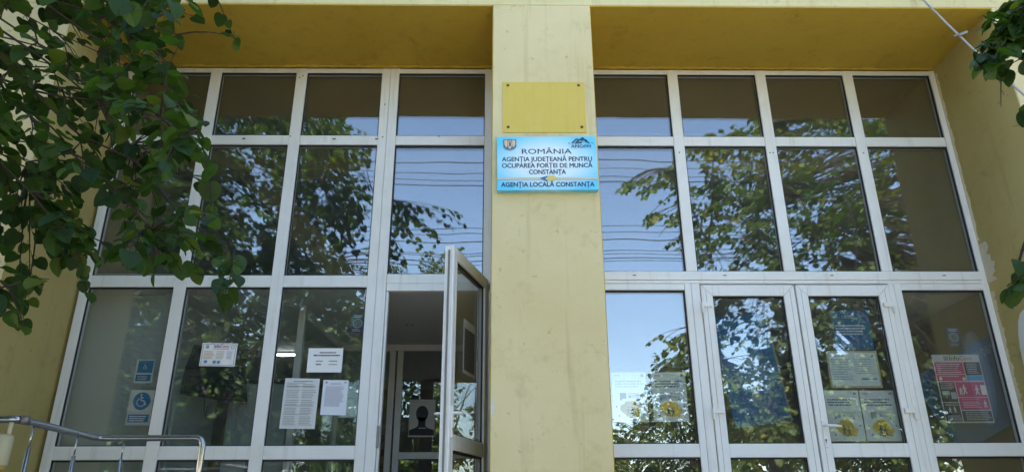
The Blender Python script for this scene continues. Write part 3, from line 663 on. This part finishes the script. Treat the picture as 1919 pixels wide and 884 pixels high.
for k in range(9):
    c_ = [(.32, .22, .03), (.03, .06, .16), (.10, .10, .10)][k % 3]
    f_ = MB().box(-.05, .05, -.12, .16, 0, .30).build('folder', ink(*c_), None, bevel=.004); f_.location = (-.65 - .44 + .11 * k, 3.0, FLOOR + .4201)
    tag(f_, '%s box folder in the shelf behind the partition, %s from the left' % (('ochre', 'navy', 'black')[k % 3], 'first second third fourth fifth sixth seventh eighth ninth'.split()[k]), 'folder', 'folders on the shelf')
# lit tube lamp in the hall and an unlit downlight over the doorway
p = at(536, 661, 2.7)
lp = empty('tube_lamp', (p.x, 2.7, 3.474)); tag(lp, 'lit fluorescent tube lamp on the hall ceiling left of the doorway', 'lamp')
MB().box(-.20, .20, -.03, .03, -.02, -.001).build('housing', M['pvc'], lp, bevel=.004); MB().tube([(-.18, 0, -.032), (.18, 0, -.032)], .010, 10).build('tube', simple('lit_tube', (.9, .97, 1.0), .5, emit=6.0), lp, True)
p = at(768, 605, 1.35); dl = empty('downlight', (p.x, 1.35, 3.4745)); tag(dl, 'small round downlight in the grey ceiling over the doorway', 'lamp')
MB().ring(0, 0, .028, .045, 0, 0, math.tau, 20).build('trim', M['zinc'], dl).rotation_euler = (R(90), 0, 0)
MB().disc(0, 0, .028, 0, 16).build('lens', M['pvc'], dl).rotation_euler = (R(90), 0, 0)
for q in ('trim', 'lens'): pass
for c_ in dl.children: c_.location.z = -.004
# notice on the open leaf
d3m = Matrix.Translation((HX, HY, 0)) @ Matrix.Rotation(OPEN, 4, 'Z')
s = Sheet('door_notice', 'grey framed notice taped inside the pane of the open door leaf', 'notice', ((0, 0), (100, 0), (100, 100), (0, 100)), 0, (.50, .50, .47))
for o in list(s.root.children): bpy.data.objects.remove(o)
s.w, s.h = .30, .42; s.sheet = MB().box(-.15, .15, 0, .0012, -.21, .21).build('sheet', ink(.42, .42, .40), s.root)
s.rects((.09, .09, .085), (.08, .06, .92, .84)); s.lines((.13, .13, .125), .14, .8, .80, .2, 7, .3, 4, .5)
lx = MB()
s.root.location = d3m @ Vector((-.40, .0172, 2.83)); s.root.rotation_euler = (0, 0, OPEN)

# ------------------------------------------------------------------ handrail
hr = empty('handrail', (-2.94, -1.05, FLOOR)); tag(hr, 'stainless steel handrail with slim balusters at the lower left', 'handrail')
A = at(381, 826, -1.02); ZR = at(300, 820, -1.02).z
XA = A.x; XB = at(184, 815, -1.02).x; YB = -2.02; XC = at(33, 782, YB).x
O_ = Vector(hr.location)
def hpt(x, y, z): return Vector((x, y, z)) - O_
def bend(pts, r=.05, n=6):
    out = [pts[0]]
    for a, b, c in zip(pts, pts[1:], pts[2:]):
        u = (a - b).normalized(); w = (c - b).normalized(); p0 = b + u * r; p1 = b + w * r
        for i in range(n + 1):
            t = i / n; out.append(p0 * (1 - t) ** 2 + b * 2 * t * (1 - t) + p1 * t * t)
    return out + [pts[-1]]
MB().tube(bend([hpt(XA, -1.02, FLOOR), hpt(XA, -1.02, ZR), hpt(XB, -1.02, ZR), hpt(XC, YB, ZR), hpt(XC - 1.1, YB - .02, ZR)], .055), .0205, 14).build('rail', M['steel'], hr, True)
MB().tube([hpt(XC + .012, YB + .015, ZR), hpt(XC + .03, YB + .05, ZR)], .0222, 14).build('coupling', M['zinc'], hr, True)
MB().tube(bend([hpt(XC - 1.1, YB - .02, ZR - .30), hpt(XC, YB, ZR - .30), hpt(XB, -1.02, ZR - .30), hpt(XA - .02, -1.02, ZR - .30)], .03), .009, 10).build('lower_rail', M['steel'], hr, True)
def baluster(x, y):
    MB().tube([hpt(x, y, FLOOR - .02), hpt(x, y, ZR - .135)], .0125, 10).build('baluster', M['steel'], hr, True)
    MB().tube([hpt(x, y, ZR - .136), hpt(x, y, ZR - .012)], .0055, 8).build('spindle', M['steel'], hr, True)
for t in (.40, ): baluster(XB + (XA - XB) * .40 - .1, -1.02)
for t in (.28, .82): baluster(XB + (XC - XB) * t, -1.02 + (YB + 1.02) * t)
baluster(XC - .28, YB - .005)
p = at(3, 832, YB - .012)
bx_ = empty('bell_housing', p); tag(bx_, 'cream cylindrical housing on a thin pipe behind the handrail at the left edge', 'housing')
MB().tube([(0, 0, -.11), (0, 0, -.10), (0, 0, .035), (0, 0, .05)], [.042, .050, .050, .040], 20).build('body', simple('cream_plastic', (.42, .39, .25), .5), bx_, True)
MB().tube([(0, 0, -.135), (0, 0, -.111)], [.034, .046], 20).build('base_ring', simple('ochre_plastic', (.42, .28, .06), .5), bx_, True)
MB().tube([(.025, 0, .04), (.025, 0, ZR - p.z - .018)], .011, 8).build('pipe', simple('cream_pipe', (.5, .46, .30), .6), bx_, True)
# cable across the upper right corner
c0 = at(1692, -42, FY - .02); c1 = at(1730, 0, -1.0); c2 = at(1919, 178, -1.35); c3 = at(2300, 560, -2.2)
pts = [c0] + [c1 + (c2 - c1) * t + Vector((0, 0, -.03 * math.sin(math.pi * t))) for t in (0, .25, .5, .75, 1)] + [c3]
cbl = empty('service_cable', c0); tag(cbl, 'grey service cable running diagonally across the upper right corner', 'cable')
MB().tube([q - c0 for q in pts], .0085, 8).build('wire', simple('grey_cable', (.40, .38, .36), .5), cbl, True)
q = c1 + (c2 - c1) * .40
MB().tube([q - c0 + Vector((-.07, -.01, -.025)), q - c0 + Vector((.06, .0, .03))], [.010, .014], 8).build('clamp', M['zinc'], cbl, True)

# ------------------------------------------------------------------ trees
def leaf_template(hi=True):
    """heart-shaped leaf, base at the origin, tip along +Y, folded a little at the midrib; size 1"""
    half = [(0.0, .03), (.16, -.07), (.36, -.03), (.50, .16), (.50, .38), (.42, .62), (.29, .81), (.13, .945)] if hi else [(0, 0), (.36, -.02), (.50, .3), (.28, .75)]
    tip = (0, 1.0)
    v = [(0, 0.0, 0.0)] + [(0, .30, -.02), (0, .62, -.05)] * (1 if hi else 0)
    mid = ([0, 1, 2] if hi else [0]); n0 = len(v)
    R_ = half[1:]; k = len(R_)
    v += [(x, y, .10 * x * (1 + .3 * math.sin(5 * y)) - .10 * y * y) for x, y in R_] + [(-x, y, .10 * x * (1 - .3 * math.sin(5 * y)) - .10 * y * y) for x, y in R_] + [(0, tip[1], -.14)]
    t = len(v) - 1; a = n0; b = n0 + k; f = []
    if hi:
        rr = [a + i for i in range(k)]; ll = [b + i for i in range(k)]
        for s_, fl in ((rr, False), (ll, True)):
            qs = [(0, s_[0], s_[1], s_[2]), (0, s_[2], 1), (1, s_[2], s_[3], s_[4]), (1, s_[4], 2), (2, s_[4], s_[5], s_[6]), (2, s_[6], t)]
            f += [tuple(reversed(q)) if fl else q for q in qs]
    else:
        f = [(0, a, a + 1, a + 2, t), (0, t, b + 2, b + 1, b)]
    return np.array(v, float), f
LEAF_HI, LEAF_LO = leaf_template(True), leaf_template(False)
def leaf_mesh_single(name, mat, tone, curl):
    v, f = LEAF_HI; v = v.copy(); v[:, 2] += -curl * v[:, 1] ** 2 + curl * .6 * np.abs(v[:, 0]) * np.sin(3 * v[:, 1])
    me = bpy.data.meshes.new(name); me.from_pydata(v.tolist(), [], f); me.update()
    a = me.attributes.new('tone', 'FLOAT', 'FACE'); a.data.foreach_set('value', [tone] * len(me.polygons)); me.materials.append(mat); return me
def foliage_mesh(name, xf, tmpl, mat, tones):
    """all leaves of xf (list of 4x4) joined into one mesh"""
    v, f = tmpl; n = len(v); A = np.array([np.array(m) for m in xf]); N = len(A)
    V = np.einsum('nij,kj->nki', A[:, :3, :3], v) + A[:, None, :3, 3]
    me = bpy.data.meshes.new(name)
    ls = np.array([len(q) for q in f]); idx = np.concatenate([np.array(q) for q in f])
    me.vertices.add(N * n); me.vertices.foreach_set('co', V.reshape(-1).astype(np.float32))
    li = (idx[None, :] + (np.arange(N) * n)[:, None]).reshape(-1)
    me.loops.add(len(li)); me.loops.foreach_set('vertex_index', li.astype(np.int32))
    tot = np.tile(ls, N); st = np.concatenate([[0], np.cumsum(tot)[:-1]])
    me.polygons.add(len(tot)); me.polygons.foreach_set('loop_start', st.astype(np.int32)); me.polygons.foreach_set('loop_total', tot.astype(np.int32))
    me.update(calc_edges=True)
    a = me.attributes.new('tone', 'FLOAT', 'FACE'); a.data.foreach_set('value', np.repeat(np.asarray(tones), len(f)).astype(np.float32))
    me.materials.append(mat); return me
def bez(a, b, c, n):
    return [a * (1 - t) ** 2 + b * 2 * t * (1 - t) + c * t * t for t in [i / n for i in range(n + 1)]]
def leaf_xf(p, out, size, rnd, droop=.55, flat=1.0):
    """leaf at p pointing along out and hanging down"""
    d = (out.normalized() + Vector((0, 0, -droop * (0.1 + rnd.random() ** 2 * 3.2))) + Vector((rnd.uniform(-.35, .35), rnd.uniform(-.35, .35), rnd.uniform(-.2, .2)))).normalized()
    up = (Vector((0, 0, 1)) + Vector((rnd.uniform(-.6, .6), rnd.uniform(-.6, .6), 0))).normalized()
    x = d.cross(up)
    if x.length < .05: x = d.orthogonal()
    x.normalize(); z = x.cross(d)
    s = size * rnd.uniform(.5, 1.18); sx = s * rnd.uniform(.85, 1.1)
    M_ = Matrix(((x.x * sx, d.x * s, z.x * s, p.x), (x.y * sx, d.y * s, z.y * s, p.y), (x.z * sx, d.z * s, z.z * s, p.z), (0, 0, 0, 1)))
    return M_
def grow(tree, rnd, limbs, tips, leafsize, step, twig_len, spread=1.0, droop=.55, twig_r=.0045, hang=0.0):
    """twigs run from the nearest limb point to every tip; leaves sit alternately on the outer part of each twig. returns leaf matrices"""
    LP = [p for L_ in limbs for p in L_]; own = [i for i, L_ in enumerate(limbs) for p in L_]
    arr = np.array([tuple(p) for p in LP]); twigs = [MB() for _ in limbs]; xf = []
    for tip in tips:
        d2 = ((arr - np.array(tip)) ** 2).sum(1) + 3 * np.maximum(0, tip.z + .04 - arr[:, 2]) ** 2 + 3 * np.maximum(0, (arr[:, 0] - tip.x) * hang + .05) ** 2 * abs(hang)
        j = int(np.argmin(d2)); base = LP[j]
        v = tip - base; L_ = v.length
        if L_ < .05: continue
        ctl = base + v * .5 + Vector((0, 0, .13 * L_)) + Vector((rnd.uniform(-.1, .1), rnd.uniform(-.1, .1), 0)) * L_
        n = max(4, int(L_ / .12)); pts = bez(base, ctl, tip, n)
        twigs[own[j]].tube(pts, [twig_r * (1.6 - 1.1 * i / n) * (1 + L_ * .5) for i in range(n + 1)], 4, False)
        used = 0.0; side = 1; start = max(0.0, L_ - twig_len); run = 0.0
        for i in range(n):
            seg = pts[i + 1] - pts[i]; sl = seg.length; t = (start + step * .5 - run) if run < start else (step - used) if used else 0
            pos = 0.0
            while True:
                need = (step - used)
                if pos + need > sl: used += sl - pos; break
                pos += need; used = 0.0
                if run + pos < start: continue
                p = pts[i] + seg * (pos / sl); dirv = seg.normalized()
                sd = dirv.cross(Vector((0, 0, 1)));
                if sd.length < .1: sd = Vector((1, 0, 0))
                sd = sd.normalized() * side; side = -side
                out = dirv * .8 + sd * rnd.uniform(.5, 1.3) * spread
                q = p + out.normalized() * leafsize * .28 + Vector((0, 0, -leafsize * .12))
                if hang: twigs[own[j]].tube([p, (p + q) / 2 + Vector((0, 0, .006)), q], .0013, 3, False)
                xf.append(leaf_xf(q, out, leafsize, rnd, droop))
            run += sl
        xf.append(leaf_xf(tip, v, leafsize, rnd, droop))
    for i, (L_, tw) in enumerate(zip(limbs, twigs)):
        if tw.v: tw.build('twigs', M['bark'], LIMB_OBJ[i])['kind'] = 'stuff'
    return xf
def limb_curve(a, b, rise, rnd, n=12, wob=.08):
    L_ = (b - a).length; pts = bez(a, (a + b) / 2 + Vector((0, 0, rise)), b, n)
    return [p + Vector((rnd.uniform(-1, 1), rnd.uniform(-1, 1), rnd.uniform(-1, 1))) * wob * L_ * .12 * min(1, i) for i, p in enumerate(pts)]
LIMB_OBJ = []
def make_tree(name, label, cat, base, trunk_top, trunk_r, limb_ends, tips_fn, leafsize, step, twig_len, mat, seed, indiv=0, sub=2, tmpl=None, group=None, droop=.55, twig_r=.0045, limb_r=.06, hang=0.0, trim=None):
    global LIMB_OBJ
    rnd = random.Random(seed); root = empty(name, base); tag(root, label, cat, group)
    o0 = Vector(base); tt = Vector(trunk_top)
    tp = limb_curve(o0, tt, 0, rnd, 10, .12)
    tr = MB().tube([p - o0 for p in tp], [trunk_r * (1.25 - .7 * i / 10) for i in range(11)], 12).build('trunk', M['bark'], root, True)
    limbs = []; LIMB_OBJ = []
    for e in limb_ends:
        a = tp[rnd.choice((7, 8, 9, 10))]; e = Vector(e); L_ = limb_curve(a, e, .18 * (e - a).length, rnd)
        limbs.append(L_)
        for k in range(sub):
            i0 = rnd.randint(4, 9); d = (e - a); off = Vector((rnd.uniform(-.5, .5), rnd.uniform(-.5, .5), rnd.uniform(-.3, .35))) * d.length * .55
            limbs.append(limb_curve(L_[i0], L_[i0] + d * .3 + off, .1, rnd, 8))
    if trim:
        cut = []
        for L_ in limbs:
            q = len(L_)
            for i, p in enumerate(L_):
                if not trim(p): q = i; break
            if q >= 4: cut.append(L_[:q])
        limbs = cut
    world_limbs = limbs
    for L_ in world_limbs:
        big = len(L_) > 9; m_ = len(L_) - 1
        r0 = limb_r if big else limb_r * .42
        LIMB_OBJ.append(MB().tube([p - o0 for p in L_], [r0 * (1 - .8 * i / m_) for i in range(m_ + 1)], 8).build('limb', M['bark'], root, True))
    tips = tips_fn(rnd)
    rel = [[p - o0 for p in L_] for L_ in world_limbs]
    xf = grow(root, rnd, rel, [t - o0 for t in tips], leafsize, step, twig_len, droop=droop, twig_r=twig_r, hang=hang)
    return root, xf, rnd
def finish_tree(root, xf, rnd, mat, tmpl, indiv, keep=None):
    o0 = root.location
    if keep: xf = [m for m in xf if keep(o0 + m.to_translation() + Vector(m.col[1][:3]) * .5)]
    score = []
    for i, m in enumerate(xf):
        c = o0 + m.to_translation() + Vector(m.col[1][:3]) * .5; p = project(c)
        sc = 0
        if indiv and p and -10 < p[0] < W0 + 10 and -10 < p[1] < H0 + 10: sc = m.col[1].length / max(.3, (c - CAM).length)
        score.append(sc)
    order = sorted(range(len(xf)), key=lambda i: -score[i]); pick = set(i for i in order[:indiv] if score[i] > 0)
    if pick:
        ms = [leaf_mesh_single('leaf', mat, k / 8, .25 * (k % 4) / 3) for k in range(8)]
        for i in sorted(pick):
            o = bpy.data.objects.new('leaf', ms[rnd.randrange(8)]); COL.objects.link(o); o.parent = root; o.matrix_basis = xf[i]
    rest = [m for i, m in enumerate(xf) if i not in pick]
    if rest:
        fo = link_mesh('foliage', foliage_mesh('foliage', rest, tmpl, mat, [rnd.random() for _ in rest]), None, root); fo['kind'] = 'stuff'
    return len(pick), len(rest)

# ---- the tree at the left: its low branches hang into the picture, its crown shows in the panes
DL = [(-120, -60), (330, -60), (445, 40), (445, 90), (400, 60), (345, 60), (340, 125), (300, 100), (350, 150), (375, 190), (395, 270), (400, 330), (420, 400), (455, 480), (440, 580), (420, 570), (400, 530), (330, 510), (270, 545), (215, 500), (175, 560), (150, 545), (80, 520), (40, 640), (-120, 660)]
ML = [(150, 120), (420, 190), (640, 205), (700, 250), (690, 330), (720, 370), (770, 380), (800, 365), (885, 405), (880, 430), (830, 450), (800, 480), (760, 505), (725, 480), (680, 470), (640, 510), (690, 545), (685, 700), (650, 880), (200, 880)]
def keep_left(c):
    p = project(c)
    if p and -20 < p[0] < W0 + 20 and -30 < p[1] < H0 + 30: return inpoly(p[0], p[1], DL)
    q = mproject(c)
    if q and q[0] > 560: return inpoly(q[0], q[1], ML)
    return True
def tips_left(rnd):
    T = []
    while len(T) < 205:
        x = rnd.uniform(-110, 450); y = rnd.uniform(-50, 600)
        if not inpoly(x, y, DL): continue
        if y > 330 and x < 330 and rnd.random() < .35: continue
        if x < 110 and y < 130 and rnd.random() < .75: continue
        T.append(at(x, y, rnd.uniform(-3.35, -2.3)))
    k = 0
    while k < 620:
        x = rnd.uniform(150, 890); y = rnd.uniform(120, 560)
        if not inpoly(x, y, ML): continue
        p = mirror_at(x, y, rnd.uniform(-3.6, -1.7))
        if not keep_left(p): continue
        T.append(p); k += 1
    k = 0
    while k < 260:  # extra overhead foliage, out of frame, added to cut skylight on the left
        p = Vector((rnd.uniform(-6.2, -2.0), rnd.uniform(-4.4, -1.3), rnd.uniform(5.0, 7.8)))
        if keep_left(p): T.append(p); k += 1
    k = 0
    while k < 640:      # the low shaded skirt of the crown, left of the picture
        p = Vector((rnd.uniform(-6.2, -2.2), rnd.uniform(-3.7, -2.0), rnd.uniform(1.9, 4.9)))
        q = mproject(p)
        if keep_left(p) and not (q and inpoly(q[0], q[1], [(330, 560), (470, 560), (470, 850), (300, 850)]) and rnd.random() < .35): T.append(p); k += 1
    T += [at(15, 590, -3.0), at(45, 610, -3.0), at(30, 560, -2.9), at(165, 545, -2.9)]
    return T
root, xf, rn = make_tree('linden_tree', 'leafy green tree at the left with branches hanging before the wall', 'tree', (-4.6, -3.4, .05), (-4.4, -3.2, 4.7), .15,
    [at(385, 215, -2.6), at(430, 470, -2.7), at(330, 60, -2.6), at(290, 440, -2.9), at(120, 430, -3.0), at(330, 330, -2.5), at(10, 540, -3.2), at(200, 200, -2.9), at(60, 300, -2.6),
     (-1.4, -2.6, 5.6), (-2.6, -2.6, 6.6), (-2.2, -2.2, 5.4), (-3.0, -3.6, 6.4), (-4.2, -4.6, 5.8), (-5.6, -2.6, 5.6), (-3.0, -1.9, 6.9), (-3.6, -2.4, 3.6), (-4.6, -2.2, 3.2), (-3.4, -3.2, 2.9), (-5.6, -2.8, 3.4)],
    tips_left, .086, .058, .40, M['leaf'], 3, hang=1.0, droop=.30, limb_r=.014, twig_r=.003, trim=keep_left)
a_, b_ = finish_tree(root, xf, rn, M['leaf'], LEAF_HI, 300, keep_left); print('left tree leaves', a_, b_)

# ---- tree at the right whose outermost twigs enter the frame
DR = [(1850, -60), (2100, -60), (2100, 640), (1925, 600), (1860, 575), (1875, 525), (1925, 490), (1930, 270), (1895, 250), (1905, 190), (1890, 150), (1840, 145), (1830, 130), (1815, 80), (1850, 40)]
def keep_right(c):
    p = project(c)
    if p and -20 < p[0] < W0 + 20 and -30 < p[1] < H0 + 30: return inpoly(p[0], p[1], DR)
    return True
def tips_right(rnd):
    T = []
    for x, y, n in ((1895, 60, 16), (1870, 120, 10), (1910, 20, 9), (1858, 35, 5), (1838, 92, 4), (1848, 118, 5), (1880, 90, 8), (1880, 555, 2), (1915, 520, 6), (1925, 225, 2), (1960, 120, 8), (1980, 500, 8)):
        for _ in range(n): T.append(at(x + rnd.uniform(-18, 22), y + rnd.uniform(-16, 16), rnd.uniform(-3.0, -2.5)))
    for _ in range(150):
        T.append(Vector((rnd.uniform(2.75, 5.4), rnd.uniform(-4.2, -2.2), rnd.uniform(3.4, 6.6))))
    return T
root, xf, rn = make_tree('linden_tree', 'tree at the right edge showing only a few leafy twigs', 'tree', (5.6, -3.6, .05), (5.3, -3.4, 3.2), .13,
    [at(1900, 70, -2.75), at(1925, 510, -2.75), (3.6, -2.9, 4.6), (3.3, -2.8, 4.0), (4.2, -3.2, 5.8), (5.0, -2.8, 6.0), (3.5, -3.4, 5.3), (6.4, -4.0, 5.4)],
    tips_right, .092, .064, .36, M['leaf'], 9, hang=-1.0, droop=.30, limb_r=.014, twig_r=.003, trim=keep_right)
a_, b_ = finish_tree(root, xf, rn, M['leaf'], LEAF_HI, 120, keep_right); print('right tree leaves', a_, b_)

# ---- sunlit tree behind the viewer, seen mirrored in the right-hand bay
MR = [(1140, 362), (1165, 345), (1225, 335), (1262, 300), (1300, 262), (1400, 215), (1560, 190), (1740, 200), (1860, 300), (1900, 560), (1900, 880), (1330, 880), (1335, 740), (1290, 720), (1275, 690), (1205, 650), (1215, 635), (1295, 625), (1300, 560), (1265, 540), (1290, 470), (1240, 470), (1262, 432), (1200, 428), (1215, 408), (1275, 395), (1185, 372)]
HOLES = [(1405, 600, 45), (1380, 660, 25), (1600, 480, 22), (1480, 440, 18), (1560, 300, 16), (1360, 480, 25), (1430, 720, 22), (1590, 640, 30), (1700, 460, 24)]
def keep_mr(c):
    q = mproject(c)
    if not q: return True
    if any((q[0] - a) ** 2 + (q[1] - b) ** 2 < r * r for a, b, r in HOLES): return False
    return inpoly(q[0], q[1], MR) or q[0] > 1900
def tips_mr(rnd):
    T = []
    while len(T) < 1700:
        x = rnd.uniform(1140, 1960); y = rnd.uniform(150, 900)
        if not inpoly(x, y, MR): continue
        p = mirror_at(x, y, rnd.uniform(-10.5, -6.6))
        if p.z < 2.2: continue
        T.append(p)
    for x, y in ((1150, 362), (1170, 355), (1200, 350), (1215, 360), (1235, 350), (1210, 420), (1235, 445), (1250, 430), (1215, 642), (1240, 640), (1262, 648), (1270, 550), (1260, 470), (1265, 480)):
        T.append(mirror_at(x, y, rnd.uniform(-7.6, -6.9)))
    return T
root, xf, rn = make_tree('street_tree', 'sunlit broad tree mirrored in the right-hand window panes', 'tree', (5.6, -8.6, .0), (5.2, -8.4, 3.4), .2,
    [(2.9, -7.4, 6.4), (3.4, -7.2, 5.2), (4.0, -8.0, 8.2), (5.4, -7.6, 8.8), (6.2, -9.4, 7.6), (3.6, -9.2, 6.2), (6.6, -7.4, 6.0), (4.6, -7.0, 4.6), (7.4, -8.2, 7.0)],
    tips_mr, .125, .075, .8, M['leaf2'], 21, limb_r=.06, twig_r=.004, trim=keep_mr)
a_, b_ = finish_tree(root, xf, rn, M['leaf2'], LEAF_LO, 0, keep_mr); print('street tree leaves', a_, b_)

ML2 = [(40, 150), (640, 200), (690, 260), (705, 330), (690, 420), (640, 470), (690, 560), (680, 700), (650, 880), (60, 880)]
H2 = [(430, 350, 26), (490, 330, 22), (610, 370, 20), (560, 250, 16), (450, 280, 18), (640, 430, 18)]
def keep_ml2(c):
    q = mproject(c)
    if not q: return True
    if any((q[0] - a) ** 2 + (q[1] - b) ** 2 < r * r for a, b, r in H2): return False
    return inpoly(q[0], q[1], ML2) or q[0] < 40
def tips_ml2(rnd):
    T = []
    while len(T) < 2300:
        x = rnd.uniform(40, 700); y = rnd.uniform(150, 880)
        if not inpoly(x, y, ML2): continue
        p = mirror_at(x, y, rnd.uniform(-9.8, -6.8))
        if p.z > 2.2: T.append(p)
    return T
root, xf, rn = make_tree('street_tree', 'tree with shade-darkened leaves mirrored in the left-hand window panes behind the hanging branches', 'tree', (-6.0, -8.4, .0), (-5.6, -8.3, 3.8), .2,
    [(-3.0, -7.4, 7.0), (-2.6, -7.6, 5.6), (-4.2, -8.0, 8.6), (-5.6, -7.6, 8.6), (-6.6, -9.2, 7.4), (-3.8, -9.0, 6.4), (-6.8, -7.4, 6.2), (-4.4, -7.2, 4.8)],
    tips_ml2, .125, .075, .8, M['leaf'], 27, limb_r=.06, twig_r=.004, trim=keep_ml2)
a_, b_ = finish_tree(root, xf, rn, M['leaf'], LEAF_LO, 0, keep_ml2); print('street tree leaves', a_, b_)  # dark leaf tone stands in for shaded foliage in the left panes

# ---- trees across the street, seen low in the panes
def clump_tips(cx, cy, cz, rx, ry, rz, n):
    def fn(rnd):
        T = []
        blobs = [(cx + rnd.uniform(-.7, .7) * rx, cy + rnd.uniform(-.7, .7) * ry, cz + rnd.uniform(-.7, .75) * rz, rnd.uniform(.35, .6)) for _ in range(14)]
        while len(T) < n:
            b = rnd.choice(blobs); d = Vector((rnd.gauss(0, 1), rnd.gauss(0, 1), rnd.gauss(0, 1))).normalized() * (rnd.random() ** .4) * b[3]
            T.append(Vector((b[0] + d.x * rx, b[1] + d.y * ry, b[2] + d.z * rz)))
        return T
    return fn
far = [(-16, -21, 13.5, 4.2), (-11, -20.5, 13, 4.0), (-6.4, -21.0, 11.5, 3.4), (-2.3, -19.5, 11.0, 1.6), (2.6, -20.5, 5.6, 2.8), (7.0, -21, 7.6, 3.2), (12, -20.5, 9.4, 3.5), (17.5, -21.5, 10.5, 3.8),
       (-13.5, -25, 13.0, 4.0), (-8.5, -25.5, 13, 4.0), (-4.4, -25, 9.0, 3.0), (.3, -24.5, 9.6, 2.8), (4.8, -25, 6.4, 2.8), (9.6, -25.5, 7.6, 3.2), (15, -25, 8.4, 3.4), (22.5, -19, 10, 3.8), (26, -13.5, 9.5, 3.8), (27, -7.0, 9, 3.6), (-22.5, -18.5, 10, 3.8)]
words = ['far tree at the left end of the row mirrored across the street', 'low rounded far tree, second from the left of the mirrored row', 'far tree mirrored low in the panes left of the doorway', 'tall slim far tree mirrored above the open door leaf',
         'far tree mirrored low beside the pillar', 'far tree mirrored low behind the double doors', 'far tree mirrored low in the rightmost panes', 'broad far tree at the right end of the mirrored row',
         'back row tree, first from the left, filling a gap of the mirrored row', 'back row tree, second from the left, filling a gap of the mirrored row', 'back row tree behind the tall slim far tree', 'back row tree mirrored just left of the pillar',
         'back row tree mirrored just right of the pillar', 'back row tree mirrored behind the double doors', 'back row tree at the right end filling a gap of the mirrored row',
         'side tree far to the right across the forecourt, farthest of three', 'side tree far to the right across the forecourt, middle of three', 'side tree far to the right across the forecourt, nearest the facade', 'side tree far to the left beyond the utility pole']
for k, ((x, y, h, r), wd) in enumerate(zip(far, words)):
    root, xf, rn = make_tree('far_tree', wd, 'tree', (x, y, 0), (x + .2, y, h * .45), .14,
        [(x + r * .6 * math.cos(a), y + r * .6 * math.sin(a), h * (.62 + .1 * (i % 3))) for i, a in enumerate((0, 1.3, 2.5, 3.8, 5.1))],
        clump_tips(x, y, h * .53, r, r, h * .42, int((620 if k < 8 else 480) * (1.5 if x < -4 else 1))), .155, .085, .9, M['leaf2'], 40 + k, sub=1, group='trees across the street', twig_r=.005)
    finish_tree(root, xf, rn, M['leaf'] if x < -3 else M['leaf2'], LEAF_LO, 0)  # left-hand trees take the dark leaf tone in place of shade

# ------------------------------------------------------------------ overhead wires on two poles along the street
for x, wd in ((-19, 'concrete utility pole carrying the street wires, far left'), (19, 'concrete utility pole carrying the street wires, far right')):
    up = empty('utility_pole', (x, -12.5, 0)); tag(up, wd, 'pole', 'utility poles')
    MB().tube([(0, 0, -.2), (0, 0, 11.8)], [.17, .11], 12).build('shaft', M['concrete'], up, True)
    for z in (10.9, 9.2, 8.2): MB().box(-.05, .05, -.75, .75, z, z + .09).build('crossarm', M['zinc'], up)
wires = [(305, 0), (322, -.3), (335, .35), (344, .6), (428, -.5), (438, .1), (452, -.2), (473, .45), (478, .2), (487, .0), (494, -.4)]
for k, (py, dy) in enumerate(wires):
    p = mirror_at(1200, py, -12.5 + dy); zc = p.z; sag = .30 + .1 * (k % 3); tl = .10 * math.sin(k * 2.1)
    pts = [Vector((x, -12.5 + dy, zc + sag * (x / 19) ** 2 + tl * x / 19)) for x in np.linspace(-19, 19, 25)]
    o = MB().tube(pts, .010 if k % 3 else .015, 6).build('overhead_wire', M['rubber'], None, True)
    tag(o, 'dark overhead wire mirrored in the panes, %s from the top' % ('first second third fourth fifth sixth seventh eighth ninth tenth eleventh'.split()[k]), 'wire', 'overhead street wires')
print('objects', len(bpy.data.objects))

print('triangles', sum(len(o.data.loops) - 2 * len(o.data.polygons) for o in bpy.data.objects if o.type == 'MESH'))
